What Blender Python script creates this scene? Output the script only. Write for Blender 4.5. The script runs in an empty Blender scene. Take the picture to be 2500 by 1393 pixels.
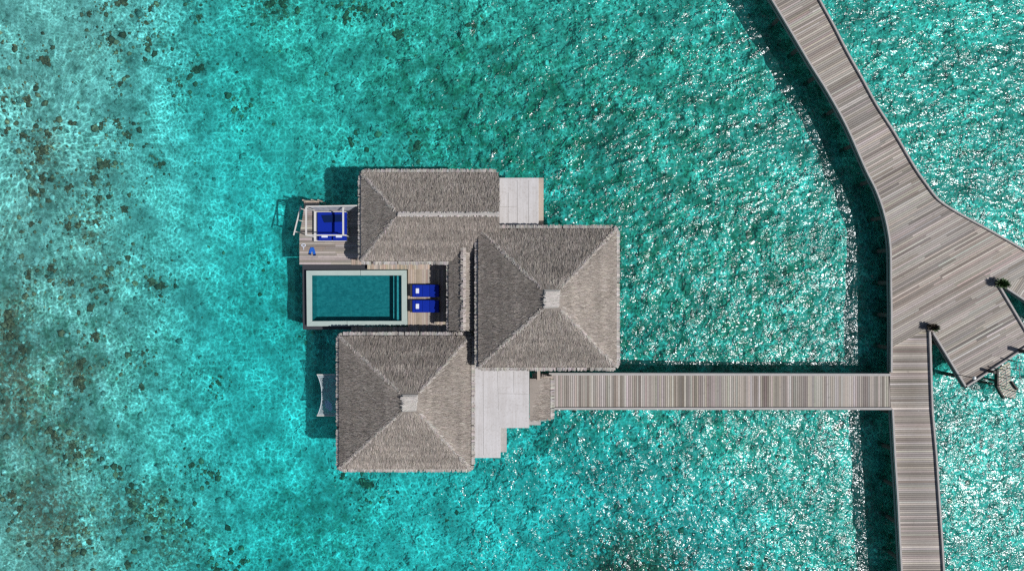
import bpy, bmesh, math, random
import numpy as np
from mathutils import Vector, noise as mnoise

random.seed(7)
scene = bpy.context.scene
COL = scene.collection
R = math.radians

# ------------------------------------------------------------------ measuring
CAM_Z = 47.7          # drone height above the lagoon
DECK = 1.7            # deck height above the lagoon
PXM = 36.0            # photo pixels per metre at deck height


def P(px, py, z=DECK):
    k = (CAM_Z - z) / (CAM_Z - DECK) / PXM
    return Vector(((px - 1250.0) * k, -(py - 696.5) * k, z))


def P2(px, py, z=DECK):
    v = P(px, py, z)
    return (v.x, v.y)


SUN = Vector((0.70, -0.205, 1.0)).normalized()   # towards the sun

# ------------------------------------------------------------------ materials


class NT:
    def __init__(self, name):
        self.m = bpy.data.materials.new(name)
        self.m.use_nodes = True
        self.t = self.m.node_tree
        self.t.nodes.clear()
        self.out = self.t.nodes.new('ShaderNodeOutputMaterial')

    def n(self, typ, **kw):
        nd = self.t.nodes.new(typ)
        for k, v in kw.items():
            setattr(nd, k, v)
        return nd

    def l(self, a, b):
        self.t.links.new(a, b)

    def val(self, sock, v):
        if hasattr(v, 'is_linked') or isinstance(v, bpy.types.NodeSocket):
            self.l(v, sock)
        else:
            sock.default_value = v

    def math(self, op, a, b=0.0, c=None, clamp=False):
        nd = self.n('ShaderNodeMath', operation=op, use_clamp=clamp)
        self.val(nd.inputs[0], a)
        self.val(nd.inputs[1], b)
        if c is not None:
            self.val(nd.inputs[2], c)
        return nd.outputs[0]

    def mix(self, f, a, b, mode='MIX'):
        nd = self.n('ShaderNodeMix', data_type='RGBA', blend_type=mode)
        self.val(nd.inputs[0], f)
        self.val(nd.inputs[6], a)
        self.val(nd.inputs[7], b)
        return nd.outputs[2]

    def coords(self, scale=(1, 1, 1), rot=(0, 0, 0)):
        tc = self.n('ShaderNodeTexCoord')
        mp = self.n('ShaderNodeMapping')
        mp.inputs['Scale'].default_value = scale
        mp.inputs['Rotation'].default_value = rot
        self.l(tc.outputs['Object'], mp.inputs['Vector'])
        return mp.outputs['Vector']

    def noise(self, vec, scale, detail=2.0, rough=0.5, dist=0.0):
        nd = self.n('ShaderNodeTexNoise')
        self.l(vec, nd.inputs['Vector'])
        nd.inputs['Scale'].default_value = scale
        nd.inputs['Detail'].default_value = detail
        nd.inputs['Roughness'].default_value = rough
        nd.inputs['Distortion'].default_value = dist
        return nd

    def ramp(self, f, stops):
        nd = self.n('ShaderNodeValToRGB')
        self.l(f, nd.inputs[0])
        el = nd.color_ramp.elements
        while len(el) > 1:
            el.remove(el[-1])
        for i, (p, c) in enumerate(stops):
            e = el[0] if i == 0 else el.new(p)
            e.position = p
            e.color = c if len(c) == 4 else (*c, 1)
        return nd.outputs[0]

    def bsdf(self, color, rough=0.8, spec=0.3, bump=None, bdist=0.01, bstr=1.0, sheen=0.0):
        b = self.n('ShaderNodeBsdfPrincipled')
        self.val(b.inputs['Base Color'], color if not isinstance(color, tuple) or len(color) == 4 else (*color, 1))
        self.val(b.inputs['Roughness'], rough)
        b.inputs['Specular IOR Level'].default_value = spec
        if bump is not None:
            bn = self.n('ShaderNodeBump')
            bn.inputs['Distance'].default_value = bdist
            bn.inputs['Strength'].default_value = bstr
            self.l(bump, bn.inputs['Height'])
            self.l(bn.outputs[0], b.inputs['Normal'])
        self.l(b.outputs[0], self.out.inputs[0])
        return b


def simple(name, c1, c2, scale=6.0, rough=0.8, spec=0.3, stretch=(1, 1, 1), bd=0.004, detail=4.0):
    t = NT(name)
    v = t.coords(stretch)
    nz = t.noise(v, scale, detail, 0.6)
    t.bsdf(t.mix(nz.outputs[0], (*c1, 1), (*c2, 1)), rough, spec, nz.outputs[0], bd)
    return t.m


def painted(name, strength=0.25, scale=8.0, rough=0.85, spec=0.15, stretch=(1, 1, 1), bd=0.006, blot=0.2, stains=False):
    """colour comes from the per-board / per-blade attribute, broken up by noise"""
    t = NT(name)
    at = t.n('ShaderNodeAttribute', attribute_name='Col')
    v = t.coords(stretch)
    nz = t.noise(v, scale, 5.0, 0.65)
    big = t.noise(t.coords(), 0.55, 3.0, 0.6)
    f1 = t.math('MULTIPLY_ADD', nz.outputs[0], 2 * strength, 1.0 - strength)
    f2 = t.math('MULTIPLY_ADD', big.outputs[0], 2 * blot, 1.0 - blot)
    f = t.math('MULTIPLY', f1, f2)
    cc = t.n('ShaderNodeCombineXYZ')
    for i in range(3):
        t.l(f, cc.inputs[i])
    col = t.mix(1.0, at.outputs['Color'], cc.outputs[0], 'MULTIPLY')
    if stains:
        s1 = t.noise(t.coords(), 2.3, 4.0, .7)
        dk = t.math('MULTIPLY_ADD', s1.outputs[0], -7.0, 2.75, clamp=True)
        col = t.mix(t.math('MULTIPLY', dk, .45), col, (.13, .105, .085, 1))
        s2 = t.noise(t.coords(), 4.2, 2.0, .5, .3)
        wt = t.math('MULTIPLY_ADD', s2.outputs[0], 22.0, -17.0, clamp=True)
        col = t.mix(t.math('MULTIPLY', wt, .6), col, (.62, .60, .57, 1))
        s3 = t.noise(t.coords(), .22, 3.0, .6)
        sb = t.math('MULTIPLY_ADD', s3.outputs[0], 3.0, -1.25, clamp=True)
        col = t.mix(t.math('MULTIPLY', sb, .22), col, (.44, .43, .43, 1))
    t.bsdf(col, rough, spec, nz.outputs[0], bd)
    return t.m


M = {}
M['wood'] = painted('weathered_timber', 0.22, 9.0, 0.75, 0.25, bd=0.004, blot=0.10, stains=True)
M['thatch'] = painted('dry_thatch', 0.20, 11.0, 0.95, 0.05, bd=0.01, blot=0.26)
M['kerb'] = simple('silvered_timber', (.30, .285, .275), (.45, .43, .415), 5.0, 0.8, 0.2)
M['fascia'] = simple('fascia_timber', (.15, .155, .16), (.25, .25, .25), 4.0, 0.7, 0.3)
M['pile'] = simple('pile_concrete', (.07, .065, .055), (.13, .12, .10), 6.0)
M['ply'] = simple('old_plywood', (.34, .28, .23), (.46, .39, .33), 5.0)
M['wall'] = simple('timber_wall', (.20, .15, .11), (.30, .23, .17), 4.0, stretch=(1, 1, .15))
M['white_wall'] = simple('rendered_wall', (.55, .53, .50), (.66, .64, .61), 3.0)
M['dark'] = simple('dark_timber', (.022, .018, .016), (.05, .042, .036), 9.0, 0.6)
M['charcoal'] = simple('charcoal_tile', (.035, .037, .044), (.055, .057, .066), 7.0, 0.45, 0.4)
M['blue'] = simple('blue_canvas', (.0035, .018, .25), (.006, .028, .34), 14.0, 0.85, 0.1, bd=0.008)
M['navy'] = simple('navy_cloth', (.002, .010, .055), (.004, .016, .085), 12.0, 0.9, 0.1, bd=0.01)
M['white'] = simple('white_paint', (.52, .50, .47), (.66, .64, .61), 7.0, 0.5, 0.3)
M['towel'] = simple('white_towel', (.62, .66, .78), (.74, .78, .88), 20.0, 0.95, 0.05, bd=0.01)
M['canvas'] = simple('grey_canvas', (.33, .33, .36), (.47, .47, .50), 5.0, 0.9, 0.05, bd=0.02)
M['fin_blue'] = simple('blue_rubber', (.01, .09, .42), (.02, .13, .55), 9.0, 0.4, 0.4)
M['net'] = simple('net_cord', (.50, .57, .62), (.64, .70, .74), 9.0, 0.8, 0.1)
M['emblem'] = simple('emblem_cloth', (.42, .60, .86), (.60, .74, .92), 12.0, 0.8, 0.1)
M['leaf_green'] = simple('green_leaf', (.018, .055, .014), (.05, .11, .025), 9.0, 0.5, 0.3)
M['leaf_brown'] = simple('brown_leaf', (.028, .022, .016), (.07, .055, .035), 9.0, 0.6, 0.2)
M['lamp'] = simple('lamp_glass', (.80, .80, .78), (.86, .86, .84), 6.0, 0.3, 0.5)
M['steel'] = simple('dull_steel', (.22, .22, .22), (.32, .32, .32), 8.0, 0.4, 0.5)


def flat_roof_mat():
    t = NT('pale_membrane_roof')
    v = t.coords()
    n1 = t.noise(v, 0.8, 5, 0.65)
    n2 = t.noise(v, 7.0, 4, 0.7)
    n3 = t.noise(t.coords((6.0, .25, 1)), 1.0, 3, 0.6)
    c = t.mix(n1.outputs[0], (.46, .44, .43, 1), (.64, .62, .625, 1))
    st = t.ramp(n3.outputs[0], [(0.40, (.92, .91, .90)), (0.56, (1, 1, 1))])
    c = t.mix(1.0, c, st, 'MULTIPLY')
    sp = t.ramp(n2.outputs[0], [(0.34, (.84, .82, .80)), (0.48, (1, 1, 1))])
    c = t.mix(0.8, c, sp, 'MULTIPLY')
    t.bsdf(c, 0.8, 0.2, n2.outputs[0], 0.004)
    return t.m


M['membrane'] = flat_roof_mat()


def coping_mat():
    t = NT('pale_green_stone')
    v = t.coords()
    n1 = t.noise(v, 2.0, 5, 0.65)
    n2 = t.noise(v, 12.0, 3, 0.6)
    c = t.mix(n1.outputs[0], (.31, .40, .365, 1), (.46, .54, .505, 1))
    c = t.mix(t.math('MULTIPLY', n2.outputs[0], .35), c, (.40, .45, .43, 1))
    t.bsdf(c, 0.6, 0.3, n2.outputs[0], 0.003)
    return t.m


M['coping'] = coping_mat()


def pool_tile_mat():
    t = NT('green_pool_tile')
    v = t.coords()
    br = t.n('ShaderNodeTexBrick')
    t.l(v, br.inputs['Vector'])
    br.inputs['Color1'].default_value = (.10, .24, .23, 1)
    br.inputs['Color2'].default_value = (.16, .33, .31, 1)
    br.inputs['Mortar'].default_value = (.20, .34, .32, 1)
    br.inputs['Scale'].default_value = 1.0
    br.inputs['Brick Width'].default_value = .22
    br.inputs['Row Height'].default_value = .12
    br.inputs['Mortar Size'].default_value = .006
    n1 = t.noise(v, 1.1, 4, 0.6)
    c = t.mix(t.math('MULTIPLY', n1.outputs[0], .5), br.outputs[0], (.06, .20, .19, 1))
    t.bsdf(c, 0.5, 0.3)
    return t.m


M['pool_tile'] = pool_tile_mat()


def pool_water_mat():
    t = NT('pool_water')
    v = t.coords()
    n1 = t.noise(v, 1.8, 3, 0.6)
    n2 = t.noise(v, 6.0, 2, 0.5)
    h = t.math('ADD', t.math('MULTIPLY', n1.outputs[0], .006), t.math('MULTIPLY', n2.outputs[0], .0015))
    bn = t.n('ShaderNodeBump')
    bn.inputs['Distance'].default_value = 1.0
    t.l(h, bn.inputs['Height'])
    tr = t.n('ShaderNodeBsdfTransparent')
    c = t.mix(t.math('MULTIPLY_ADD', n2.outputs[0], 2.4, -.7, clamp=True), (.18, .62, .70, 1), (.34, .82, .89, 1))  # ripple light web put into the water's tint
    t.l(c, tr.inputs[0])
    gl = t.n('ShaderNodeBsdfGlossy')
    gl.inputs['Roughness'].default_value = .08
    t.l(bn.outputs[0], gl.inputs['Normal'])
    fr = t.n('ShaderNodeFresnel')
    fr.inputs['IOR'].default_value = 1.33
    t.l(bn.outputs[0], fr.inputs['Normal'])
    mx = t.n('ShaderNodeMixShader')
    t.l(fr.outputs[0], mx.inputs[0])
    t.l(tr.outputs[0], mx.inputs[1])
    t.l(gl.outputs[0], mx.inputs[2])
    t.l(mx.outputs[0], t.out.inputs[0])
    return t.m


M['pool_water'] = pool_water_mat()


def seabed_mat():
    t = NT('coral_sand_floor')
    at = t.n('ShaderNodeAttribute', attribute_name='Col')
    v = t.coords()
    sep = t.n('ShaderNodeSeparateColor')
    t.l(at.outputs['Color'], sep.inputs[0])
    brown, green, sand = sep.outputs[0], sep.outputs[1], sep.outputs[2]
    n1 = t.noise(v, 1.1, 6, 0.68, 0.4)
    n2 = t.noise(v, 3.4, 5, 0.66, 0.3)
    n3 = t.noise(v, 0.28, 3, 0.6)
    vor = t.n('ShaderNodeTexVoronoi', feature='F1')
    vv = t.n('ShaderNodeVectorMath', operation='ADD')
    t.l(v, vv.inputs[0])
    t.l(t.noise(v, 2.0, 2).outputs['Color'], vv.inputs[1])
    t.l(vv.outputs[0], vor.inputs['Vector'])
    vor.inputs['Scale'].default_value = 1.7
    # sand with rubble
    base = t.ramp(n1.outputs[0], [(.33, (.21, .24, .20)), (.44, (.42, .45, .40)), (.54, (.58, .59, .54)), (.66, (.76, .76, .71))])
    rub = t.ramp(n2.outputs[0], [(.35, (.58, .59, .57)), (.46, (.92, .92, .90)), (.60, (1.14, 1.14, 1.12))])
    base = t.mix(1.0, base, rub, 'MULTIPLY')
    peb = t.ramp(vor.outputs['Distance'], [(.10, (.62, .62, .58)), (.34, (1, 1, 1))])
    base = t.mix(.75, base, peb, 'MULTIPLY')
    # clean sand patches
    base = t.mix(t.math('MULTIPLY', sand, .55, clamp=True), base, (.62, .62, .56, 1))
    # green algae turf
    gm = t.math('MULTIPLY', green, t.ramp(n1.outputs[0], [(.36, (1, 1, 1)), (.66, (0, 0, 0))]))
    base = t.mix(t.math('MULTIPLY', gm, 1.0, clamp=True), base, (.12, .205, .125, 1))
    # brown coral rubble
    bsel = t.math('MULTIPLY_ADD', n2.outputs[0], -5.0, 3.2, clamp=True)
    bm = t.math('MULTIPLY', brown, bsel, clamp=True)
    base = t.mix(t.math('MULTIPLY', bm, .84), base, (.32, .11, .062, 1))
    f3 = t.math('MULTIPLY_ADD', n3.outputs[0], .7, .65)
    cc = t.n('ShaderNodeCombineXYZ')
    for i in range(3):
        t.l(f3, cc.inputs[i])
    base = t.mix(1.0, base, cc.outputs[0], 'MULTIPLY')
    t.bsdf(base, 0.95, 0.0, n2.outputs[0], 0.03)
    return t.m


M['seabed'] = seabed_mat()


def lagoon_mat():
    t = NT('lagoon_water')
    v = t.coords()
    at = t.n('ShaderNodeAttribute', attribute_name='Col')
    # ---- waves
    w1 = t.noise(t.coords((.30, .52, 1), (0, 0, R(35))), 1.0, 2, .5)          # swell
    w2 = t.noise(t.coords((.95, 1.5, 1), (0, 0, R(38))), 1.0, 2, .5, .4)     # chop
    w3 = t.noise(t.coords((1.75, 2.5, 1), (0, 0, R(20))), 1.0, 3, .55, .3)      # ripples
    gust = t.ramp(t.noise(v, .45, 4, .65).outputs[0], [(.36, (.40, .40, .40)), (.64, (1.5, 1.5, 1.5))])
    h = t.math('MULTIPLY', w1.outputs[0], .24)
    h = t.math('MULTIPLY_ADD', w2.outputs[0], .185, h)
    rp = t.math('MULTIPLY', w3.outputs[0], t.math('MULTIPLY', gust, .142))
    h = t.math('ADD', h, rp)
    sx = t.n('ShaderNodeSeparateXYZ')
    t.l(v, sx.inputs[0])
    mr = t.n('ShaderNodeMapRange', interpolation_type='SMOOTHSTEP')   # calmer over the shallows on the reef side
    t.l(sx.outputs[0], mr.inputs[0])
    for k_, v_ in enumerate((-26.0, 6.0, .30, 1.0)):
        mr.inputs[1 + k_].default_value = v_
    h = t.math('MULTIPLY', h, mr.outputs[0])
    bn = t.n('ShaderNodeBump')
    bn.inputs['Distance'].default_value = 1.0
    bn.inputs['Strength'].default_value = 1.0
    t.l(h, bn.inputs['Height'])
    # ---- caustic light web, painted into the surface tint
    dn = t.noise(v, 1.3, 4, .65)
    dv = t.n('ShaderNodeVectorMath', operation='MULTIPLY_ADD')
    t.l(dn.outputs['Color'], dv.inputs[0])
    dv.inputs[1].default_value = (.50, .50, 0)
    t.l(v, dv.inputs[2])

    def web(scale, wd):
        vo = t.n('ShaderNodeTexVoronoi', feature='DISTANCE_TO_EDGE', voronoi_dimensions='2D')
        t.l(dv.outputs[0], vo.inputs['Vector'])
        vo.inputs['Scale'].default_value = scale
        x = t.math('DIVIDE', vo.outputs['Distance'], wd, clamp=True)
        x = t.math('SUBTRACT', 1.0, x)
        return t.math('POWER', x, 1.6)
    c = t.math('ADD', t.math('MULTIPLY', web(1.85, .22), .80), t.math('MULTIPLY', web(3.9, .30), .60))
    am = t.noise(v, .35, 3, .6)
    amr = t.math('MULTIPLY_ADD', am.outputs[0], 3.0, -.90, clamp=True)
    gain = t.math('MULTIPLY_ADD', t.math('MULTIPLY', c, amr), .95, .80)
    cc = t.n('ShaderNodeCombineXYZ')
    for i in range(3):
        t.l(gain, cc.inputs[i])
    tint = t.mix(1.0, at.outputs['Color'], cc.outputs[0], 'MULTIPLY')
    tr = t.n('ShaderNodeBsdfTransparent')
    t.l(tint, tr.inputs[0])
    df = t.n('ShaderNodeBsdfDiffuse')                        # suspended silt in the water
    df.inputs[0].default_value = (.035, .30, .29, 1)
    body = t.n('ShaderNodeMixShader')
    body.inputs[0].default_value = .06
    t.l(tr.outputs[0], body.inputs[1])
    t.l(df.outputs[0], body.inputs[2])
    gl = t.n('ShaderNodeBsdfGlossy')
    gl.inputs['Roughness'].default_value = .195
    gl.inputs['Color'].default_value = (.94, .97, 1.0, 1)
    t.l(bn.outputs[0], gl.inputs['Normal'])
    fr = t.n('ShaderNodeFresnel')
    fr.inputs['IOR'].default_value = 1.41
    t.l(bn.outputs[0], fr.inputs['Normal'])
    mx = t.n('ShaderNodeMixShader')
    t.l(fr.outputs[0], mx.inputs[0])
    t.l(body.outputs[0], mx.inputs[1])
    t.l(gl.outputs[0], mx.inputs[2])
    t.l(mx.outputs[0], t.out.inputs[0])
    return t.m


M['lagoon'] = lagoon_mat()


def coral_mat():
    t = NT('coral_rock')
    v = t.coords()
    n1 = t.noise(v, 3.0, 5, .65)
    n2 = t.noise(v, 9.0, 4, .7)
    c = t.ramp(n1.outputs[0], [(.32, (.12, .052, .032)), (.50, (.29, .115, .068)), (.68, (.52, .28, .18))])
    s = t.ramp(n2.outputs[0], [(.35, (.45, .45, .45)), (.62, (1.25, 1.2, 1.1))])
    t.bsdf(t.mix(1.0, c, s, 'MULTIPLY'), .95, 0.0, n2.outputs[0], .06)
    return t.m


M['coral'] = coral_mat()

# ------------------------------------------------------------------ objects
ORIG = {}


def tag(o, label=None, cat=None, group=None, kind=None):
    if label:
        o['label'] = label
    if cat:
        o['category'] = cat
    if group:
        o['group'] = group
    if kind:
        o['kind'] = kind
    return o


def thing(name, label, cat, loc=(0, 0, 0), group=None):
    o = bpy.data.objects.new(name, None)
    COL.objects.link(o)
    o.location = loc
    o.empty_display_size = .3
    ORIG[o] = Vector(loc)
    return tag(o, label, cat, group)


class MB:
    def __init__(self):
        self.v, self.f, self.c = [], [], []
        self.col = (1, 1, 1)

    def face(self, pts, cols=None):
        b = len(self.v)
        self.v += [tuple(p) for p in pts]
        self.f.append(tuple(range(b, b + len(pts))))
        self.c += list(cols) if cols else [self.col] * len(pts)

    def prism(self, poly, z0, z1, col=None, cols=None):
        """poly: 2D points; upright prism; cols per plan vertex"""
        n = len(poly)
        ar = sum(poly[i][0] * poly[(i + 1) % n][1] - poly[(i + 1) % n][0] * poly[i][1] for i in range(n))
        if ar < 0:
            poly = poly[::-1]
            cols = cols[::-1] if cols else None
        col = col or self.col
        cs = cols or [col] * n
        self.face([(p[0], p[1], z1) for p in poly], cs)
        self.face([(p[0], p[1], z0) for p in poly[::-1]], cs[::-1])
        for i in range(n):
            j = (i + 1) % n
            a, b = poly[i], poly[j]
            self.face([(a[0], a[1], z0), (b[0], b[1], z0), (b[0], b[1], z1), (a[0], a[1], z1)],
                      [cs[i], cs[j], cs[j], cs[i]])

    def box(self, x0, x1, y0, y1, z0, z1):
        self.prism([(x0, y0), (x1, y0), (x1, y1), (x0, y1)], z0, z1)

    def bar(self, a, b, w, h=None):
        a, b = Vector(a), Vector(b)
        h = h or w
        d = (b - a).normalized()
        up = Vector((0, 0, 1)) if abs(d.z) < .95 else Vector((1, 0, 0))
        s = d.cross(up).normalized() * (w / 2)
        u = s.cross(d).normalized() * (h / 2)
        q = [s + u, -s + u, -s - u, s - u]
        A = [a + k for k in q]
        B = [b + k for k in q]
        self.face(A)
        self.face(B[::-1])
        for i in range(4):
            j = (i + 1) % 4
            self.face([A[i], B[i], B[j], A[j]])

    def tube(self, pts, r, n=8, r1=None):
        pts = [Vector(p) for p in pts]
        rings = []
        for i, p in enumerate(pts):
            d = (pts[min(i + 1, len(pts) - 1)] - pts[max(i - 1, 0)]).normalized()
            up = Vector((0, 0, 1)) if abs(d.z) < .9 else Vector((1, 0, 0))
            s = d.cross(up).normalized()
            u = s.cross(d)
            rr = r if r1 is None else r + (r1 - r) * i / (len(pts) - 1)
            rings.append([p + (s * math.cos(2 * math.pi * k / n) + u * math.sin(2 * math.pi * k / n)) * rr for k in range(n)])
        for a, b in zip(rings, rings[1:]):
            for k in range(n):
                j = (k + 1) % n
                self.face([a[k], b[k], b[j], a[j]])
        self.face(rings[0])
        self.face(rings[-1][::-1])

    def build(self, name, mat, parent=None, smooth=False, bevel=0.0, merge=False):
        o_ = ORIG.get(parent, Vector((0, 0, 0))) if parent else Vector((0, 0, 0))
        me = bpy.data.meshes.new(name)
        me.from_pydata([(p[0] - o_.x, p[1] - o_.y, p[2] - o_.z) for p in self.v], [], self.f)
        ca = me.color_attributes.new('Col', 'FLOAT_COLOR', 'CORNER')
        buf = np.ones((len(self.c), 4), dtype=np.float32)
        buf[:, :3] = np.array(self.c, dtype=np.float32)
        ca.data.foreach_set('color', buf.ravel())
        me.materials.append(mat)
        me.validate()
        o = bpy.data.objects.new(name, me)
        COL.objects.link(o)
        if bevel or merge or smooth:
            w = o.modifiers.new('weld', 'WELD')
            w.merge_threshold = .0005
        if bevel:
            b = o.modifiers.new('bevel', 'BEVEL')
            b.width = bevel
            b.segments = 3
            b.limit_method = 'ANGLE'
        if smooth:
            me.polygons.foreach_set('use_smooth', [True] * len(me.polygons))
        if parent:
            o.parent = parent
            ORIG[o] = o_
        return o


def jitter(c, s=.1, h=.02):
    k = random.gauss(1.0, s)
    k = max(.45, min(1.6, k))
    return tuple(max(.01, ch * k * random.gauss(1, h)) for ch in c)


def spans(poly, v):
    xs = []
    n = len(poly)
    for i in range(n):
        (x0, y0), (x1, y1) = poly[i], poly[(i + 1) % n]
        if (y0 <= v < y1) or (y1 <= v < y0):
            xs.append(x0 + (v - y0) / (y1 - y0) * (x1 - x0))
    xs.sort()
    return list(zip(xs[::2], xs[1::2]))


def planks(mb, poly, ang, width, gap, ztop, thick, palette, spread=.14, maxlen=None, worn=0.0):
    """boards laid at angle ang over a plan polygon, cut to its outline"""
    ca, sa = math.cos(-ang), math.sin(-ang)
    rp = [(x * ca - y * sa, x * sa + y * ca) for x, y in poly]
    back = lambda x, y: (x * ca + y * sa, -x * sa + y * ca)
    v = min(p[1] for p in rp)
    vmax = max(p[1] for p in rp)
    run = 1.0
    while v < vmax:
        a, b = v + gap / 2, min(v + width - gap / 2, vmax - 1e-4)
        s0, s1 = spans(rp, a + 1e-4), spans(rp, b - 1e-4)
        if len(s0) != len(s1):
            s0 = s1 = spans(rp, (a + b) / 2)
        if random.random() < .25:
            run = random.gauss(1.0, .055)
        for (l0, r0), (l1, r1) in zip(s0, s1):
            L = max(r0, r1) - min(l0, l1)
            if L < .03:
                continue
            cuts = [0.0]
            if maxlen:
                c = random.uniform(.3, 1.0) * maxlen
                while c < L - .5:
                    cuts.append(c / L)
                    c += maxlen * random.uniform(.7, 1.1)
            cuts.append(1.0)
            for c0, c1 in zip(cuts, cuts[1:]):
                g = .006 / L if (c1 < 1) else 0
                c1 -= g
                base = random.choice(palette)
                col = jitter(tuple(ch * run for ch in base), spread, .025)
                segs = 1 if not worn else 6
                for k in range(segs):
                    t0, t1 = c0 + (c1 - c0) * k / segs, c0 + (c1 - c0) * (k + 1) / segs
                    q = [(l0 + (r0 - l0) * t0, a), (l0 + (r0 - l0) * t1, a), (l1 + (r1 - l1) * t1, b), (l1 + (r1 - l1) * t0, b)]
                    if worn:
                        e0 = 1 + worn * (abs(2 * t0 - 1) ** 2.2 - .35)
                        e1 = 1 + worn * (abs(2 * t1 - 1) ** 2.2 - .35)
                        A = tuple(ch * e0 for ch in col)
                        B = tuple(ch * e1 for ch in col)
                        cs = [A, B, B, A]
                    else:
                        cs = [col] * 4
                    mb.prism([back(*p) for p in q], ztop - thick, ztop, cols=cs)
        v += width


def offset_path(pts, d):
    out = []
    for i, p in enumerate(pts):
        p = Vector(p)
        a = Vector(pts[i - 1]) if i else None
        b = Vector(pts[i + 1]) if i < len(pts) - 1 else None
        n1 = n2 = None
        if a is not None:
            t = (p - a).normalized()
            n1 = Vector((-t.y, t.x))
        if b is not None:
            t = (b - p).normalized()
            n2 = Vector((-t.y, t.x))
        n1 = n1 or n2
        n2 = n2 or n1
        m = (n1 + n2).normalized()
        out.append(p + m * (d / max(.3, m.dot(n1))))
    return out


def sweep(mb, pts, d0, d1, z0, z1):
    """a rail of rectangular section along a plan path, between offsets d0 and d1 to its left"""
    A, B = offset_path(pts, d0), offset_path(pts, d1)
    for i in range(len(pts) - 1):
        a0, a1, b1, b0 = A[i], A[i + 1], B[i + 1], B[i]
        T = lambda p, z: (p.x, p.y, z)
        f = 1 if d1 > d0 else -1
        F = (lambda q: mb.face(q)) if f > 0 else (lambda q: mb.face(q[::-1]))
        F([T(a0, z1), T(a1, z1), T(b1, z1), T(b0, z1)])
        F([T(a0, z0), T(b0, z0), T(b1, z0), T(a1, z0)])
        F([T(a0, z0), T(a1, z0), T(a1, z1), T(a0, z1)])
        F([T(b0, z1), T(b1, z1), T(b1, z0), T(b0, z0)])
    for p, q, s in ((A[0], B[0], 1), (A[-1], B[-1], -1)):
        fc = [(p.x, p.y, z0), (p.x, p.y, z1), (q.x, q.y, z1), (q.x, q.y, z0)]
        mb.face(fc if s > 0 else fc[::-1])


# ------------------------------------------------------------------ lagoon floor and water
def fbm(x, y, s, o=3, off=0.0):
    return mnoise.fractal(Vector((x * s + off, y * s - off, off)), 1.0, 2.0, o)


def lerp(a, b, t):
    return tuple(p + (q - p) * t for p, q in zip(a, b))


def smooth(e0, e1, x):
    t = max(0.0, min(1.0, (x - e0) / (e1 - e0)))
    return t * t * (3 - 2 * t)


SEA_Z = -1.55


def sea_h(x, y):
    h = .22 * fbm(x, y, .12, 2, 3.1) + .10 * fbm(x, y, .7, 3, 9.2)
    h += .25 * max(0.0, min(1.0, (-x - 12) / 22))
    h += .85 * smooth(1, 13, x)
    if abs(x) < 60 and abs(y) < 40:
        h += .16 * fbm(x, y, .55, 3, 4.4)
    return SEA_Z + h


BROWN = [(20, 780, 70, .8), (50, 1010, 110, .8), (30, 870, 55, .6), (150, 1300, 120, .85), (330, 1230, 75, .85), (420, 1330, 60, .6),
         (190, 905, 48, .9), (250, 430, 60, .6), (230, 560, 60, .8), (100, 450, 60, .6), (110, 350, 45, .7),
         (480, 175, 26, .8), (380, 690, 30, .6), (1540, 1392, 105, 2.2), (1500, 1385, 50, 1.0), (1610, 1405, 60, 1.0), (665, 8, 75, 1), (190, 1090, 60, .7),
         (70, 660, 45, .5), (60, 740, 35, .5), (30, 940, 60, .7), (100, 1210, 90, .5), (270, 660, 50, .5),
         (400, 1230, 40, .5), (60, 220, 60, .35), (240, 110, 60, .3), (890, 1180, 30, .9), (1000, 370, 40, .4),
         (1830, 1395, 60, .6), (470, 1330, 90, .4), (20, 560, 60, .5), (170, 690, 40, .6)]
GREEN = [(1540, 1388, 95, 1.2), (1200, 250, 160, .5), (1650, 350, 200, .35), (1850, 640, 160, .4), (1150, 320, 230, .75), (1480, 200, 260, .55), (1720, 560, 260, .6), (1920, 820, 240, .6), (780, 1260, 130, .6),
         (1330, 440, 170, .7), (2020, 1330, 200, .6), (1430, 1010, 160, .6), (1000, 180, 140, .5), (2330, 300, 260, .5),
         (700, 210, 120, .35), (880, 1330, 90, .4), (1560, 760, 220, .55), (100, 1050, 250, .5), (60, 850, 220, .5),
         (1330, 700, 230, .5), (720, 720, 120, .5), (1750, 1030, 180, .5), (1900, 150, 180, .5), (2350, 1200, 200, .25)]
SAND = [(640, 360, 130, .7), (560, 640, 150, .55), (640, 880, 120, .5), (1100, 1290, 230, .75), (1560, 1240, 230, .8),
        (690, 1010, 110, .8), (330, 560, 130, .25), (170, 60, 120, .5), (800, 290, 110, .5), (90, 560, 80, .4),
        (1780, 1200, 160, .5), (760, 1110, 90, .5), (620, 120, 90, .3), (1250, 120, 120, .3), (2400, 1300, 140, .4), (900, 1230, 120, .5)]


def blob(lst, px, py):
    s = 0.0
    for bx, by, r, a in lst:
        d2 = ((px - bx) ** 2 + (py - by) ** 2) / (r * r)
        if d2 < 6:
            s += a * math.exp(-d2)
    return s


def axis(lo, hi, step, far):
    fine = list(np.arange(lo, hi + step / 2, step))
    out, d = [], step
    x = hi
    while x < far:
        d *= 1.6
        x += d
        out.append(x)
    left, d = [], step
    x = lo
    while x > -far:
        d *= 1.6
        x -= d
        left.append(x)
    return left[::-1] + fine + out


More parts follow.
